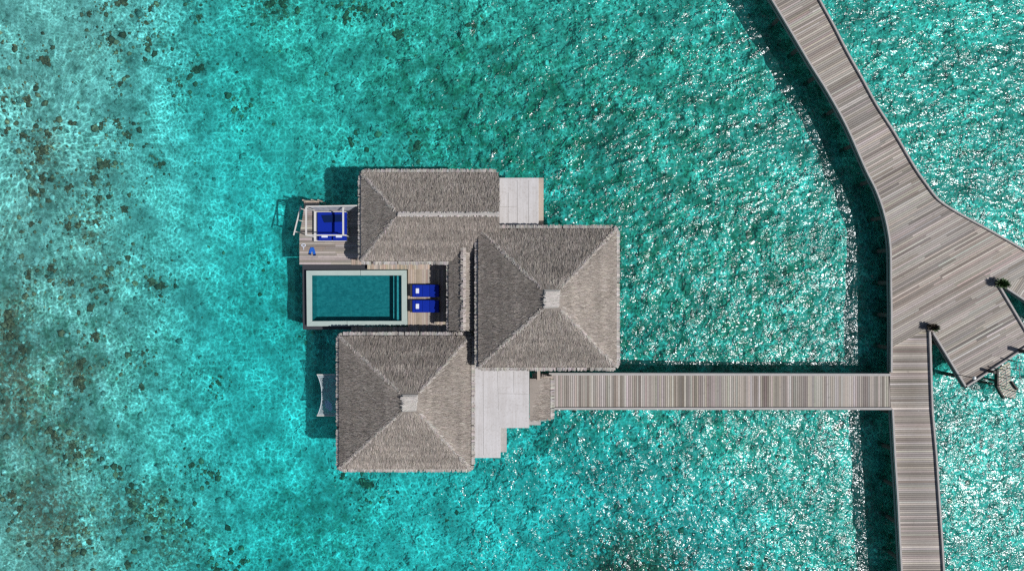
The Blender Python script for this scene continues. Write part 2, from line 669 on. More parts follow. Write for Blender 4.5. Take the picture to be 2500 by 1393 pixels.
def sheet(name, xs, ys, zf, cf, mat):
    nx, ny = len(xs), len(ys)
    verts, cols = [], []
    for y in ys:
        for x in xs:
            verts.append((x, y, zf(x, y)))
            cols.append((*cf(x, y), 1.0))
    faces = [(j * nx + i, j * nx + i + 1, (j + 1) * nx + i + 1, (j + 1) * nx + i) for j in range(ny - 1) for i in range(nx - 1)]
    me = bpy.data.meshes.new(name)
    me.from_pydata(verts, [], faces)
    ca = me.color_attributes.new('Col', 'FLOAT_COLOR', 'POINT')
    ca.data.foreach_set('color', np.array(cols, dtype=np.float32).ravel())
    me.polygons.foreach_set('use_smooth', [True] * len(me.polygons))
    me.materials.append(mat)
    o = bpy.data.objects.new(name, me)
    COL.objects.link(o)
    o['kind'] = 'structure'
    return o


def to_px(x, y, z):
    k = PXM * (CAM_Z - DECK) / (CAM_Z - z)
    return 1250 + x * k, 696.5 - y * k


def bed_col(x, y):
    if abs(x) > 60 or abs(y) > 40:
        return (.1, .4, .3)
    px, py = to_px(x, y, SEA_Z)
    w = 22 * fbm(x, y, .5, 2, 1.3)
    b, g, s = blob(BROWN, px + w, py - w), blob(GREEN, px + w, py + w), blob(SAND, px - w, py + w)
    return (min(1.2, b + .06 * max(0, fbm(x, y, .3, 3, 7.7))), min(1, g), min(1, s))


sheet('seabed', axis(-42, 42, .22, 1600), axis(-24, 24, .22, 1600), sea_h, bed_col, M['seabed'])


def water_col(x, y):
    shal, turq, grn = (.44, .805, .84), (.17, .785, .835), (.25, .79, .775)
    px, py = to_px(x, y, 0)
    n = 140 * fbm(x, y, .05, 2, 5.5)
    c = lerp(shal, turq, smooth(40, 740, px + n + .10 * (py - 696)))
    c = lerp(c, grn, .85 * smooth(900, 1900, px + 2 * n - .75 * (py - 900)))
    return c


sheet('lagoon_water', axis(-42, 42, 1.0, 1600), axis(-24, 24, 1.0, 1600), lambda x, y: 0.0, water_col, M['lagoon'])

# ------------------------------------------------------------------ coral heads
CORALS = [(297, 4, 15), (218, 34, 11), (254, 21, 6), (356, 56, 14), (369, 21, 10), (271, 105, 10), (366, 108, 11), (485, 42, 11),
          (480, 170, 20), (438, 207, 9), (294, 205, 8), (108, 150, 14), (37, 118, 11), (69, 244, 15), (13, 241, 9), (576, 267, 9),
          (247, 304, 9), (172, 300, 12), (286, 301, 9), (60, 333, 15), (115, 327, 13), (17, 316, 12), (106, 365, 17), (99, 393, 11), (313, 331, 9),
          (105, 435, 16), (166, 459, 13), (253, 401, 15), (227, 435, 11), (391, 401, 11), (85, 474, 16), (241, 484, 13), (300, 508, 13),
          (165, 553, 13), (192, 549, 12), (233, 543, 12), (75, 547, 8), (128, 652, 13), (261, 660, 11), (170, 692, 14), (372, 688, 14), (396, 693, 10),
          (253, 701, 11), (312, 630, 10), (69, 666, 14), (20, 780, 22), (24, 820, 15), (347, 863, 7), (197, 885, 18), (59, 855, 16), (233, 820, 12),
          (193, 930, 21), (348, 946, 10), (532, 933, 8), (131, 1059, 16), (177, 1091, 11), (191, 1112, 11), (219, 1098, 10), (26, 1208, 12),
          (333, 1192, 9), (400, 1218, 15), (322, 1229, 12), (368, 1263, 13), (517, 1158, 8), (471, 1135, 9), (290, 1140, 8), (203, 1293, 11),
          (216, 1321, 10), (136, 1328, 11), (313, 1378, 12), (529, 1390, 12), (594, 1367, 11), (460, 1277, 9), (51, 1240, 10),
          (844, 42, 14), (822, 17, 10), (876, 22, 9), (970, 82, 15), (1157, 62, 10), (957, 39, 7), (655, 10, 16), (690, 12, 13), (858, 353, 8), (1016, 356, 13),
          (892, 1182, 17), (838, 1158, 9), (1465, 268, 7), (1830, 1387, 12), (1090, 1270, 6), (1545, 1380, 30), (1492, 1386, 22), (1598, 1390, 22)]
SPECIAL = {(480, 170): 'large broken brown coral head alone in the upper left shallows',
           (892, 1182): 'round olive coral head just below the lower thatched roof',
           (838, 1158): 'small dark coral head at the lower left corner of the thatched roof',
           (844, 42): 'round olive coral head near the top edge, above the upper thatched roof',
           (970, 82): 'dark twin-lobed coral head below the top edge of the photo',
           (1157, 62): 'small reddish coral head right of the twin-lobed dark one',
           (193, 930): 'largest dark coral head in the brown rubble at the left',
           (348, 946): 'small round black coral head on pale sand left of the net hammock',
           (347, 863): 'tiny round black coral head on clean sand left of the pool',
           (532, 933): 'small faint coral head nearest the net hammock',
           (20, 780): 'big brown coral mass at the left edge of the photo',
           (1830, 1387): 'dark coral head at the bottom edge near the long jetty',
           (1465, 268): 'small dark coral head under the glittering water right of the annex',
           (1016, 356): 'dark coral head in the green water above the upper thatched roof',
           (858, 353): 'small dark coral head above the left end of the upper roof',
           (576, 267): 'small round coral head on turquoise sand, upper left of the sun deck',
           (1545, 1380): 'broad dark reef mound at the bottom edge, right of the lower roof',
           (1492, 1386): 'dark reef mound at the bottom edge, on the left flank of the broad mound',
           (1598, 1390): 'dark reef mound at the bottom edge, on the right flank of the broad mound',
           (1090, 1270): 'tiny dark coral head in bright sand below the lower thatched roof'}
REGION = [(lambda x, y: x > 640, 'dark coral head in the top strip of the lagoon, above the roofs', 'coral heads along the top of the photo'),
          (lambda x, y: y < 325, 'dark brown coral head among the upper left shallows', 'coral heads in the upper left shallows'),
          (lambda x, y: y < 720, 'brown coral head on the pale rubble left of the sun deck', 'coral heads on the left of the sun deck'),
          (lambda x, y: y < 1000, 'brown coral head in the brown rubble along the left edge', 'coral heads in the left rubble'),
          (lambda x, y: True, 'brown coral head in the lower left part of the lagoon', 'coral heads in the lower left')]


def coral_mesh(seed):
    rnd = random.Random(seed)
    bm = bmesh.new()
    lob = rnd.randint(5, 9)
    for k in range(lob):
        a = rnd.uniform(0, 6.28)
        r = 0 if k == 0 else rnd.uniform(.35, 1.0)
        s = rnd.uniform(.5, .75) if k == 0 else rnd.uniform(.16, .5)
        res = bmesh.ops.create_icosphere(bm, subdivisions=3, radius=s)
        for vt in res['verts']:
            d = 1 + .55 * mnoise.fractal(vt.co * 3.0 + Vector((seed * 3.3 + k, 0, 0)), 1, 2, 4)
            vt.co *= d
            vt.co.z *= .6
            vt.co += Vector((math.cos(a) * r, math.sin(a) * r * .8, -.05))
    me = bpy.data.meshes.new('coral_head')
    bm.to_mesh(me)
    bm.free()
    me.polygons.foreach_set('use_smooth', [True] * len(me.polygons))
    me.materials.append(M['coral'])
    return me


CM = [coral_mesh(s) for s in range(9)]
for i, (px, py, r) in enumerate(CORALS):
    o = bpy.data.objects.new('coral_head', CM[i % 9])
    COL.objects.link(o)
    k = r / 36.0 * 1.02
    p = P(px, py, SEA_Z)
    p = P(px, py, sea_h(p.x, p.y))
    o.location = (p.x, p.y, sea_h(p.x, p.y))
    o.rotation_euler = (0, 0, random.uniform(0, 6.28))
    o.scale = (k * random.uniform(.85, 1.2), k * random.uniform(.85, 1.2), k * random.uniform(.6, .9))
    if (px, py) in SPECIAL:
        tag(o, SPECIAL[(px, py)], 'coral')
    else:
        for fn, lab, g in REGION:
            if fn(px, py):
                tag(o, lab, 'coral', g)
                break

# loose coral rubble strewn over the sand: far too many stones to count
ICO = bmesh.new()
bmesh.ops.create_icosphere(ICO, subdivisions=1, radius=1.0)
IV = np.array([v.co[:] for v in ICO.verts])
IF = np.array([[v.index for v in f.verts] for f in ICO.faces])
ICO.free()
rng = np.random.default_rng(11)
V_, F_, C_ = [], [], []
cnt = 0
tries = 0
while cnt < 7000 and tries < 60000:
    tries += 1
    if rng.random() < .22:
        cp = CORALS[rng.integers(len(CORALS))]
        px, py = cp[0] + rng.normal(0, cp[2] * 2.4), cp[1] + rng.normal(0, cp[2] * 2.4)
        near = 1
    else:
        px, py = rng.uniform(-60, 2560), rng.uniform(-50, 1450)
        near = 0
    dens = .16 + .75 * min(1, blob(BROWN, px, py)) + .35 * max(0, 1 - px / 900) + .3 * blob(GREEN, px, py) * .6
    if not near and rng.random() > dens:
        continue
    p = P(px, py, SEA_Z)
    r = min(.26, .045 + rng.exponential(.048))
    ph = rng.uniform(0, 6.28, 3)
    q = IV * (1 + .30 * np.sin(IV[:, [1, 2, 0]] * 4 + ph))
    a = rng.uniform(0, 6.28)
    sx, sy, sz = r * rng.uniform(.7, 1.3), r * rng.uniform(.7, 1.3), r * rng.uniform(.35, .7)
    x, y, z = q[:, 0] * sx, q[:, 1] * sy, q[:, 2] * sz
    X = x * math.cos(a) - y * math.sin(a) + p.x
    Y = x * math.sin(a) + y * math.cos(a) + p.y
    V_.append(np.stack([X, Y, z + sea_h(p.x, p.y) + sz * .2], 1))
    F_.append(IF + cnt * len(IV))
    k = rng.random()
    bb = min(1, blob(BROWN, px, py)) + .7 * near
    if k < .20 + .40 * bb:
        c = np.array([.30, .15, .09]) * rng.uniform(.5, 1.7)
    elif k < .80:
        c = np.array([.38, .38, .33]) * rng.uniform(.6, 1.3)
    else:
        c = np.array([.70, .69, .64]) * rng.uniform(.8, 1.15)
    C_.append(np.tile(np.append(c, 1.0), (len(IV), 1)))
    cnt += 1
me = bpy.data.meshes.new('coral_rubble')
me.from_pydata(np.concatenate(V_).tolist(), [], np.concatenate(F_).tolist())
ca = me.color_attributes.new('Col', 'FLOAT_COLOR', 'POINT')
ca.data.foreach_set('color', np.concatenate(C_).astype(np.float32).ravel())
me.polygons.foreach_set('use_smooth', [True] * len(me.polygons))
M['rubble'] = painted('rubble_stone', .35, 7.0, .95, 0.0, bd=.02, blot=.1)
me.materials.append(M['rubble'])
rb_ = bpy.data.objects.new('coral_rubble', me)
COL.objects.link(rb_)
tag(rb_, 'loose coral rubble and stones strewn over the sandy lagoon floor', 'rubble', kind='stuff')

# ------------------------------------------------------------------ the long jetty
WOODS = [(.37, .325, .295), (.285, .243, .217), (.44, .395, .365), (.335, .295, .268), (.215, .18, .16), (.395, .342, .31)]
LEFT = [(1836, -70), (1880, 0), (1929, 81), (1974, 157), (2019, 229), (2064, 311), (2109, 413), (2134, 463), (2152, 512), (2164, 563),
        (2170, 615), (2171, 700), (2172, 760), (2172, 908)]
LEFT2 = [(2175, 998), (2181, 1113), (2188, 1220), (2194, 1338), (2197, 1393), (2203, 1480)]
RIGHT = [(1966, -70), (2001, 0), (2034, 60), (2070, 130), (2104, 190), (2140, 256), (2185, 326), (2233, 408), (2262, 450), (2283, 478),
         (2299, 493), (2325, 510), (2354, 527), (2398, 551), (2457, 584), (2505, 612), (2570, 650)]
def curve(pts, n=4):
    """smooth curve through the surveyed points"""
    out = []
    for i in range(len(pts) - 1):
        p0, p1, p2, p3 = pts[max(i - 1, 0)], pts[i], pts[i + 1], pts[min(i + 2, len(pts) - 1)]
        for k in range(n):
            t = k / n
            out.append(tuple(.5 * (2 * b + (c - a) * t + (2 * a - 5 * b + 4 * c - d) * t * t + (3 * b - a - 3 * c + d) * t ** 3)
                             for a, b, c, d in zip(p0, p1, p2, p3)))
    return out + [pts[-1]]


LEFT = curve(LEFT)
RIGHT = curve(RIGHT)
WOODS = [(r_ * .95, g_ * .96, b_ * .925) for r_, g_, b_ in WOODS]
jet = thing('curved_jetty', 'long curved grey timber jetty widening into a plaza at the right', 'jetty', P(2220, 700, 0))
LAG = SEA_Z - .3

mb = MB()
plaza = [P2(*p) for p in LEFT[:-1]] + [P2(2172, 849)] + [P2(2268, 801)] + [P2(2275, 816), P2(2355, 946), P2(2522, 836), P2(2440, 698), P2(2570, 650)] + [P2(*p) for p in RIGHT[::-1][1:]]
planks(mb, plaza, R(29), .138, .020, DECK, .035, WOODS, .15, 5.5)
mb.build('decking', M['wood'], jet)
mb = MB()
straight = [P2(2172, 849), P2(2268, 801), P2(2274, 813), P2(2279, 1000), P2(2287, 1113), P2(2294, 1220), P2(2301, 1324), P2(2305, 1393), P2(2312, 1480),
            P2(2203, 1480), P2(2197, 1393), P2(2194, 1338), P2(2188, 1220), P2(2181, 1113), P2(2175, 998), P2(2172, 908)]
planks(mb, straight, R(0.5), .138, .020, DECK, .035, WOODS, .16, None, .35)
mb.build('decking', M['wood'], jet)
mb = MB()
branch = [P2(2441, 697), P2(2570, 650), P2(2760, 760), P2(2760, 905)]
planks(mb, branch, R(57), .138, .020, DECK, .035, WOODS, .15, 3.2)
mb.build('decking', M['wood'], jet)

KH = .16


def edge(parent, px_pts, side, kerb=True, fascia=.36):
    pts = [P2(*p) for p in px_pts]
    if kerb:
        m = MB()
        sweep(m, pts, 0, side * .115, DECK + .003, DECK + KH)
        m.build('kerb', M['kerb'], parent)
    m = MB()
    sweep(m, pts, side * .012, side * .09, DECK - fascia, DECK - .124)
    m.build('fascia', M['fascia'], parent)


def gap_blackout(parent, polys):  # solid dark sheet added to darken board gaps and stop sun leaking through
    for poly in polys:
        m = MB()
        m.prism(poly, DECK - .12, DECK - .05)
        m.build('gap_blackout', M['dark'], parent)


gap_blackout(jet, [plaza, straight, branch])
edge(jet, LEFT, 1)
edge(jet, LEFT2, 1)
edge(jet, [(2269, 803), (2276, 1000), (2286, 1113), (2293, 1220), (2300, 1324), (2304, 1393), (2311, 1480)], -1, fascia=1.0)  # fascia made deeper here to block sun getting under the jetty
edge(jet, RIGHT, -1)
edge(jet, [(2274, 812), (2355, 946)], 1)
edge(jet, [(2355, 946), (2522, 836)], 1)
edge(jet, [(2522, 836), (2439, 697)], 1)
edge(jet, [(2447, 700), (2500, 735), (2760, 905)], 1)


def pile(parent, px, py, r=.14, ztop=DECK - .27):
    p = P(px, py)
    m = MB()
    m.tube([(p.x, p.y, LAG), (p.x, p.y, ztop)], r, 12)
    m.build('pile', M['pile'], parent, smooth=False)


def beam(parent, a, b, w=.16, h=.20, z=DECK - .225):
    m = MB()
    pa, pb = P(*a, z), P(*b, z)
    m.bar(pa, pb, w, h)
    m.build('beam', M['pile'], parent)


for a, b in [((1912, 35), (2000, 0)), ((1960, 110), (2058, 130)), ((2003, 180), (2092, 195)), ((2050, 262), (2140, 285)), ((2095, 350), (2195, 365)),
             ((2135, 440), (2240, 448)), ((2163, 530), (2300, 520)), ((2178, 610), (2400, 570)), ((2180, 690), (2420, 690)), ((2180, 770), (2420, 770)),
             ((2180, 850), (2262, 850)), ((2183, 930), (2268, 930)), ((2185, 1010), (2270, 1010)), ((2190, 1100), (2280, 1100)), ((2195, 1190), (2286, 1190)),
             ((2200, 1280), (2292, 1280)), ((2205, 1370), (2298, 1370)), ((2300, 840), (2440, 750)), ((2350, 920), (2490, 830))]:
    pile(jet, *a)
    pile(jet, *b)
    beam(jet, a, b)

# ------------------------------------------------------------------ the straight walkway to the villa
wk = thing('walkway', 'straight grey plank walkway leading from the jetty to the villa', 'walkway', P(1760, 955, 0))
mb = MB()
wy = [P2(1300, 911), P2(2173, 912), P2(2174, 996), P2(1300, 996)]
planks(mb, wy, R(90), .140, .022, DECK, .035, WOODS + [(.43, .39, .36), (.30, .26, .235)], .125)
mb.build('decking', M['wood'], wk)
gap_blackout(wk, [wy])
for pts, s in (([(1340, 909), (2172, 911)], -1), ([(1340, 999), (2175, 999)], 1)):
    pp = [P2(*p) for p in pts]
    m = MB()
    sweep(m, pp, 0, s * .16, DECK + .003, DECK + .13)
    m.build('kerb', M['kerb'], wk)
    m = MB()
    sweep(m, pp, s * .012, s * .09, DECK - .5, DECK - .124)
    m.build('fascia', M['fascia'], wk)
for px in range(1400, 2150, 92):
    pile(wk, px, 920)
    pile(wk, px, 988)
    beam(wk, (px, 914), (px, 994))

# ------------------------------------------------------------------ thatched roofs
TH = (.365, .320, .282)
TH_L = (.45, .405, .365)


def blades(mb, A, B, C, D, cover=2.1, hipL=True, hipR=True, bw=.032, bl=.38, tone=1.0):
    """thatch blades over one roof slope. A,B eave left/right, C,D top right/left"""
    A, B, C, D = map(Vector, (A, B, C, D))
    nrm = (B - A).cross(D - A).normalized()
    if nrm.z < 0:
        nrm = -nrm
    run = (B - A).normalized()
    up = nrm.cross(run).normalized()
    if up.z < 0:
        up = -up
    H = (D - A).dot(up)
    la, lb = (D - A).dot(run), (C - A).dot(run)
    W = (B - A).length
    course = .24
    rows = int(H / course) + 1
    hl, hr = (A - D).normalized(), (B - C).normalized()
    for r in range(rows):
        t0 = r * course
        rowtone = random.gauss(1, .105)
        xl, xr = la * t0 / H, W + (lb - W) * t0 / H
        n = int((xr - xl) / bw * cover)
        for k in range(n):
            s = random.uniform(xl, xr)
            t = t0 + random.uniform(-.05, course)
            if t > H - .02 or t < 0:
                continue
            l_, r_ = la * t / H, W + (lb - W) * t / H
            if s < l_ or s > r_:
                continue
            d = -up
            wgt = 0
            if hipL and s - l_ < .55:
                wgt = (1 - (s - l_) / .55) * .75
                d = (d * (1 - wgt) + hl * wgt).normalized()
            elif hipR and r_ - s < .55:
                wgt = (1 - (r_ - s) / .55) * .75
                d = (d * (1 - wgt) + hr * wgt).normalized()
            a = random.gauss(0, .16)
            sd = nrm.cross(d)
            d = (d * math.cos(a) + sd * math.sin(a)).normalized()
            sd = nrm.cross(d).normalized()
            L = min(bl * random.uniform(.6, 1.15), t + .02)
            if L < .06:
                continue
            p = A + run * s + up * t
            w = bw * random.uniform(.35, 1.0) / 2
            lift = random.uniform(.014, .040)
            p0 = p + nrm * .015
            p1 = p + d * L + nrm * lift
            twist = nrm * random.uniform(-.02, .02)
            c = jitter(TH if random.random() > .13 * (1 + wgt) else TH_L, .10, .02)
            if random.random() < .07:
                c = jitter((.23, .20, .18), .15, .03)
            c = tuple(ch * rowtone * tone for ch in c)
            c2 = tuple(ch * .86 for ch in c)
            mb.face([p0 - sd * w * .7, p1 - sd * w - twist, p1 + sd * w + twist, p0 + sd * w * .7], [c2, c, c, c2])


def hip_ridge(mb, a, b, w=.15, n=170, lift=.045):
    a, b = Vector(a), Vector(b)
    d = (b - a)
    L = d.length
    d.normalize()
    s = d.cross(Vector((0, 0, 1))).normalized()
    for k in range(int(n * L / 5)):
        t = random.uniform(0, L - .2)
        side = random.choice((-1, 1))
        p = a + d * t + Vector((0, 0, lift))
        q = p - d * random.uniform(-.1, .35) * 1.0 + s * side * random.uniform(.06, w) - Vector((0, 0, random.uniform(.01, .11)))
        dd = (q - p).normalized()
        ww = dd.cross(Vector((0, 0, 1))).normalized() * random.uniform(.012, .035)
        c = jitter((.40, .362, .33), .12, .03)
        mb.face([p - ww, q - ww, q + ww, p + ww], [c] * 4)


def fringe(mb, ring, z, out=.27, drop=.10, step=.10):
    """tufts of cut reed hanging off the eave; ring: closed or open list of (point2d, outward2d)"""
    for (p, n), (p2, n2) in zip(ring, ring[1:] + ring[:1]):
        if (p2 - p).length < .32:
            q0, q1 = p + n * out * .72, p2 + n2 * out * .72
            i0, i1 = p - n * .12, p2 - n2 * .12
            mb.face([(i0.x, i0.y, z - .06), (q0.x, q0.y, z - drop * 1.2), (q1.x, q1.y, z - drop * 1.2), (i1.x, i1.y, z - .06)], [(.10, .09, .08)] * 4)  # shade line between thatch and tufts, put in as a dark-coloured strip
    for (p, n) in ring:
        t = Vector((-n.y, n.x))
        if random.random() < .05:
            continue
        big = random.random() < .3
        ln = out * random.uniform(.82, .98) * (1.0 if not big else 1.05)
        w = step * random.uniform(.45, .80)
        z0, z1 = z - random.uniform(.01, .05), z - drop * random.uniform(.6, 1.5)
        sk = t * random.gauss(0, .03)
        c = jitter((.40, .37, .345), .17, .03)
        c1 = tuple(ch * .85 for ch in c)
        a = p + n * .055
        b = p + n * ln + sk
        mb.face([(a.x + t.x * w, a.y + t.y * w, z0), (a.x - t.x * w, a.y - t.y * w, z0),
                 (b.x - t.x * w * .8, b.y - t.y * w * .8, z1), (b.x + t.x * w * .8, b.y + t.y * w * .8, z1)][::-1], [c1, c1, c, c])
        mb.face([(b.x + t.x * w * .8, b.y + t.y * w * .8, z1), (b.x - t.x * w * .8, b.y - t.y * w * .8, z1),
                 (b.x - t.x * w * .7 - n.x * .1, b.y - t.y * w * .7 - n.y * .1, z1 - .22), (b.x + t.x * w * .7 - n.x * .1, b.y + t.y * w * .7 - n.y * .1, z1 - .22)][::-1], [c1] * 4)


def rect_ring(x0, y0, x1, y1, rad=.18, step=.10, sides='LRTB'):
    """points round a rectangle's edge with outward normals (rounded corners)"""
    out = []
    def run(a, b, n):
        L = (Vector(b) - Vector(a)).length
        k = max(1, int(L / step))
        for i in range(k + 1):
            out.append((Vector(a).lerp(Vector(b), i / k), Vector(n)))
    def arc(c, a0):
        for i in range(1, 5):
            a = a0 + (math.pi / 2) * i / 5
            n = Vector((math.cos(a), math.sin(a)))
            out.append((Vector(c) + n * rad * .8, n))
    if 'B' in sides:
        run((x0 + rad, y0), (x1 - rad, y0), (0, -1))
    if 'B' in sides and 'R' in sides:
        arc((x1 - rad, y0 + rad), -math.pi / 2)
    if 'R' in sides:
        run((x1, y0 + rad), (x1, y1 - rad), (1, 0))
    if 'R' in sides and 'T' in sides:
        arc((x1 - rad, y1 - rad), 0)
    if 'T' in sides:
        run((x1 - rad, y1), (x0 + rad, y1), (0, 1))
    if 'T' in sides and 'L' in sides:
        arc((x0 + rad, y1 - rad), math.pi / 2)
    if 'L' in sides:
        run((x0, y1 - rad), (x0, y0 + rad), (-1, 0))
    if 'L' in sides and 'B' in sides:
        arc((x0 + rad, y0 + rad), math.pi)
    return out


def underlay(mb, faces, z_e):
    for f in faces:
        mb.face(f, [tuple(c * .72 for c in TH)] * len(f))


def walls(parent, x0, y0, x1, y1, ztop, mat):
    m = MB()
    m.box(x0, x1, y0, y1, DECK - .02, ztop)
    m.build('wall', mat, parent)
    m = MB()
    m.box(x0 - .35, x1 + .35, y0 - .35, y1 + .35, DECK - .45, DECK - .06)
    m.build('floor', M['fascia'], parent)
    for fx in (.08, .5, .92):
        for fy in (.08, .92):
            m = MB()
            p = (x0 + (x1 - x0) * fx, y0 + (y1 - y0) * fy)
            m.tube([(p[0], p[1], LAG), (p[0], p[1], DECK - .46)], .17, 12)
            m.build('pile', M['pile'], parent)


def pyramid_roof(root, box, ze, zc, cap, inset=.25):
    """square hipped thatch roof. box: visible eave outline in photo px; cap: px box of the pale cap"""
    (ax, ay), (bx, by) = P2(box[0], box[3], ze), P2(box[2], box[1], ze)
    x0, y0, x1, y1 = ax + inset, ay + inset, bx - inset, by - inset
    (cx0, cy0), (cx1, cy1) = P2(cap[0], cap[3], zc), P2(cap[2], cap[1], zc)
    e = [(x0, y0, ze), (x1, y0, ze), (x1, y1, ze), (x0, y1, ze)]
    c = [(cx0, cy0, zc), (cx1, cy0, zc), (cx1, cy1, zc), (cx0, cy1, zc)]
    m = MB()
    under = [[e[i], e[(i + 1) % 4], c[(i + 1) % 4], c[i]] for i in range(4)] + [c]
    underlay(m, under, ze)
    for i in range(4):                                      # cut lower edge of the thatch
        a, b = e[i], e[(i + 1) % 4]
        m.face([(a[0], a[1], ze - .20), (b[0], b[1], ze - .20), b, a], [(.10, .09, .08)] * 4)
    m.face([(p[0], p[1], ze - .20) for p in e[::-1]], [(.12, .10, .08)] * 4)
    for i in range(4):
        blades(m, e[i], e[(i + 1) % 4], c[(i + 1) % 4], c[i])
    for i in range(4):
        hip_ridge(m, e[i], c[i])
    thatch = m.build('thatch_roof', M['thatch'], root)
    m = MB()
    fringe(m, rect_ring(x0, y0, x1, y1), ze - .12, inset + .05)
    m.build('eave_fringe', M['thatch'], thatch)
    # pale folded cap
    m = MB()
    g = .05
    top = [(cx0 + .12, cy0 + .10, zc + .17), (cx1 - .18, cy0 + .12, zc + .17), (cx1 - .05, cy1 - .10, zc + .15), (cx0 + .10, cy1 - .08, zc + .16)]
    low = [(cx0 - .02, cy0 - .03, zc + g), (cx1 - .06, cy0 + .02, zc + g), (cx1 + .05, cy1 + .02, zc + g), (cx0, cy1 + .03, zc + g)]
    bot = [(p[0], p[1], zc - .12) for p in low]
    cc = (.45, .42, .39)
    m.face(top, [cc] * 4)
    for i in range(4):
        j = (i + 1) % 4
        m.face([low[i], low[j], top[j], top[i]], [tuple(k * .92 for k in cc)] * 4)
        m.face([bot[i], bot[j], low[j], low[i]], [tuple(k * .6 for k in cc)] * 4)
    for k in range(220):                                     # reed strands bound over the cap
        u, v = random.random(), random.random()
        q = Vector(top[0]).lerp(Vector(top[1]), u).lerp(Vector(top[3]).lerp(Vector(top[2]), u), v) + Vector((0, 0, .012))
        a_ = random.gauss(0, .25)
        d_ = Vector((math.cos(a_), math.sin(a_), 0)) * random.uniform(.08, .24)
        w_ = Vector((-d_.y, d_.x, 0)).normalized() * random.uniform(.006, .018)
        c_ = jitter((.50, .465, .43), .13, .02)
        m.face([q - d_ - w_, q + d_ - w_, q + d_ + w_ + Vector((0, 0, .01)), q - d_ + w_], [c_] * 4)
    m.build('ridge_cap', M['thatch'], thatch)
    return x0, y0, x1, y1


ZE_M, ZE_B = 4.95, 3.75
main = thing('main_pavilion', 'largest square thatched pavilion with pale roof cap, right of the pool', 'pavilion', P(1337, 727, DECK))
x0, y0, x1, y1 = pyramid_roof(main, (1159, 549, 1514, 905), ZE_M, 7.45, (1328, 708, 1366, 751))
walls(main, x0 + 1.0, y0 + .9, x1 - .9, y1 - .9, ZE_M - .02, M['wall'])
bed = thing('bedroom_pavilion', 'square thatched pavilion with pale cap below the pool, behind the net', 'pavilion', P(989, 982, DECK))
x0, y0, x1, y1 = pyramid_roof(bed, (819, 811, 1158, 1153), ZE_B, 6.2, (982, 963, 1019, 1003))
walls(bed, x0 + .9, y0 + .9, x1 - .6, y1 - .9, ZE_B - .02, M['wall'])

# long roof upper left, hipped at its left end, with the narrow gallery roof running down from it
bath = thing('long_pavilion', 'long thatched pavilion with a straight ridge and narrow gallery wing, above the pool', 'pavilion', P(1045, 526, DECK))
ze = 3.9
(ax, ay), (bx, by) = P2(873, 645, ze), P2(1217, 412, ze)
ins = .25
x0, y0, x1, y1 = ax + ins, ay + ins, bx, by - ins
zr = 5.8
ra, rb = P(972, 523, zr), P(1219, 523, zr)
e = [(x0, y0, ze), (x1, y0, ze), (x1, y1, ze), (x0, y1, ze)]
m = MB()
underlay(m, [[e[0], e[1], rb, ra], [e[2], e[3], ra, rb], [e[3], e[0], ra]], ze)
m.face([e[1], e[2], rb], [(.14, .12, .10)] * 3)
for a, b in ((e[0], e[1]), (e[2], e[3]), (e[3], e[0]), (e[1], e[2])):
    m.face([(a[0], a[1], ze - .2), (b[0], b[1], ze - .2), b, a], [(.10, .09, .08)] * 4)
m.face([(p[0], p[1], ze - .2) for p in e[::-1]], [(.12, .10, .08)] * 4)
blades(m, e[0], e[1], rb, ra, hipR=False)
blades(m, e[2], e[3], ra, rb, hipL=False)
blades(m, e[3], e[0], ra, ra)
hip_ridge(m, e[0], ra)
hip_ridge(m, e[3], ra)
th = m.build('thatch_roof', M['thatch'], bath)
m = MB()
fringe(m, rect_ring(x0, y0, x1, y1, sides='LTB'), ze - .12, ins + .05)
m.build('eave_fringe', M['thatch'], th)
m = MB()
for k in range(420):                                        # ridge roll
    t = random.random()
    p = ra.lerp(rb, t) + Vector((0, 0, .10))
    s = random.choice((-1, 1))
    q = p + Vector((random.gauss(0, .03), s * random.uniform(.08, .17), -random.uniform(.03, .09)))
    w = random.uniform(.02, .05)
    c = jitter((.47, .435, .41), .12, .03)
    m.face([(p.x - w, p.y, p.z), (p.x + w, p.y, p.z), (q.x + w, q.y, q.z), (q.x - w, q.y, q.z)], [c] * 4)
m.col = (.42, .39, .365)
m.tube([ra + Vector((0, 0, .04)), rb + Vector((0, 0, .04))], .085, 8)
m.build('ridge_roll', M['thatch'], th)
walls(bath, x0 + .8, y0 + .8, x1 - .15, y1 - .8, ze - .02, M['wall'])

# gallery wing: low gable running down the photo beside the loungers
gz, gr = 3.75, 4.42
gl, gm, gR = P(1089, 700, gz).x + .20, P(1131, 700, gr).x, P(1180, 700, gz).x
gy0 = P(1130, 805, gz).y
gyt = P(1130, 585, gr).y
gyl = P(1090, 640, gz).y
m = MB()
eA, eB = (gl, gy0, gz), (gl, gyl, gz)
rA, rB = (gm, gy0, gr), (gm, gyt, gr)
fA, fB = (gR, gy0, gz), (gR, gyl + .6, gz)
underlay(m, [[eB, eA, rA, rB], [fA, fB, rB, rA]], gz)
m.face([eA, fA, rA], [(.14, .12, .10)] * 3)
m.face([(gl, gy0, gz - .18), (gl, gyl, gz - .18), eB, eA][::-1], [(.10, .09, .08)] * 4)
blades(m, eB, eA, rA, rB, hipL=False, hipR=False, tone=.95)
blades(m, fA, fB, rB, rA, hipL=False, hipR=False, tone=.95)
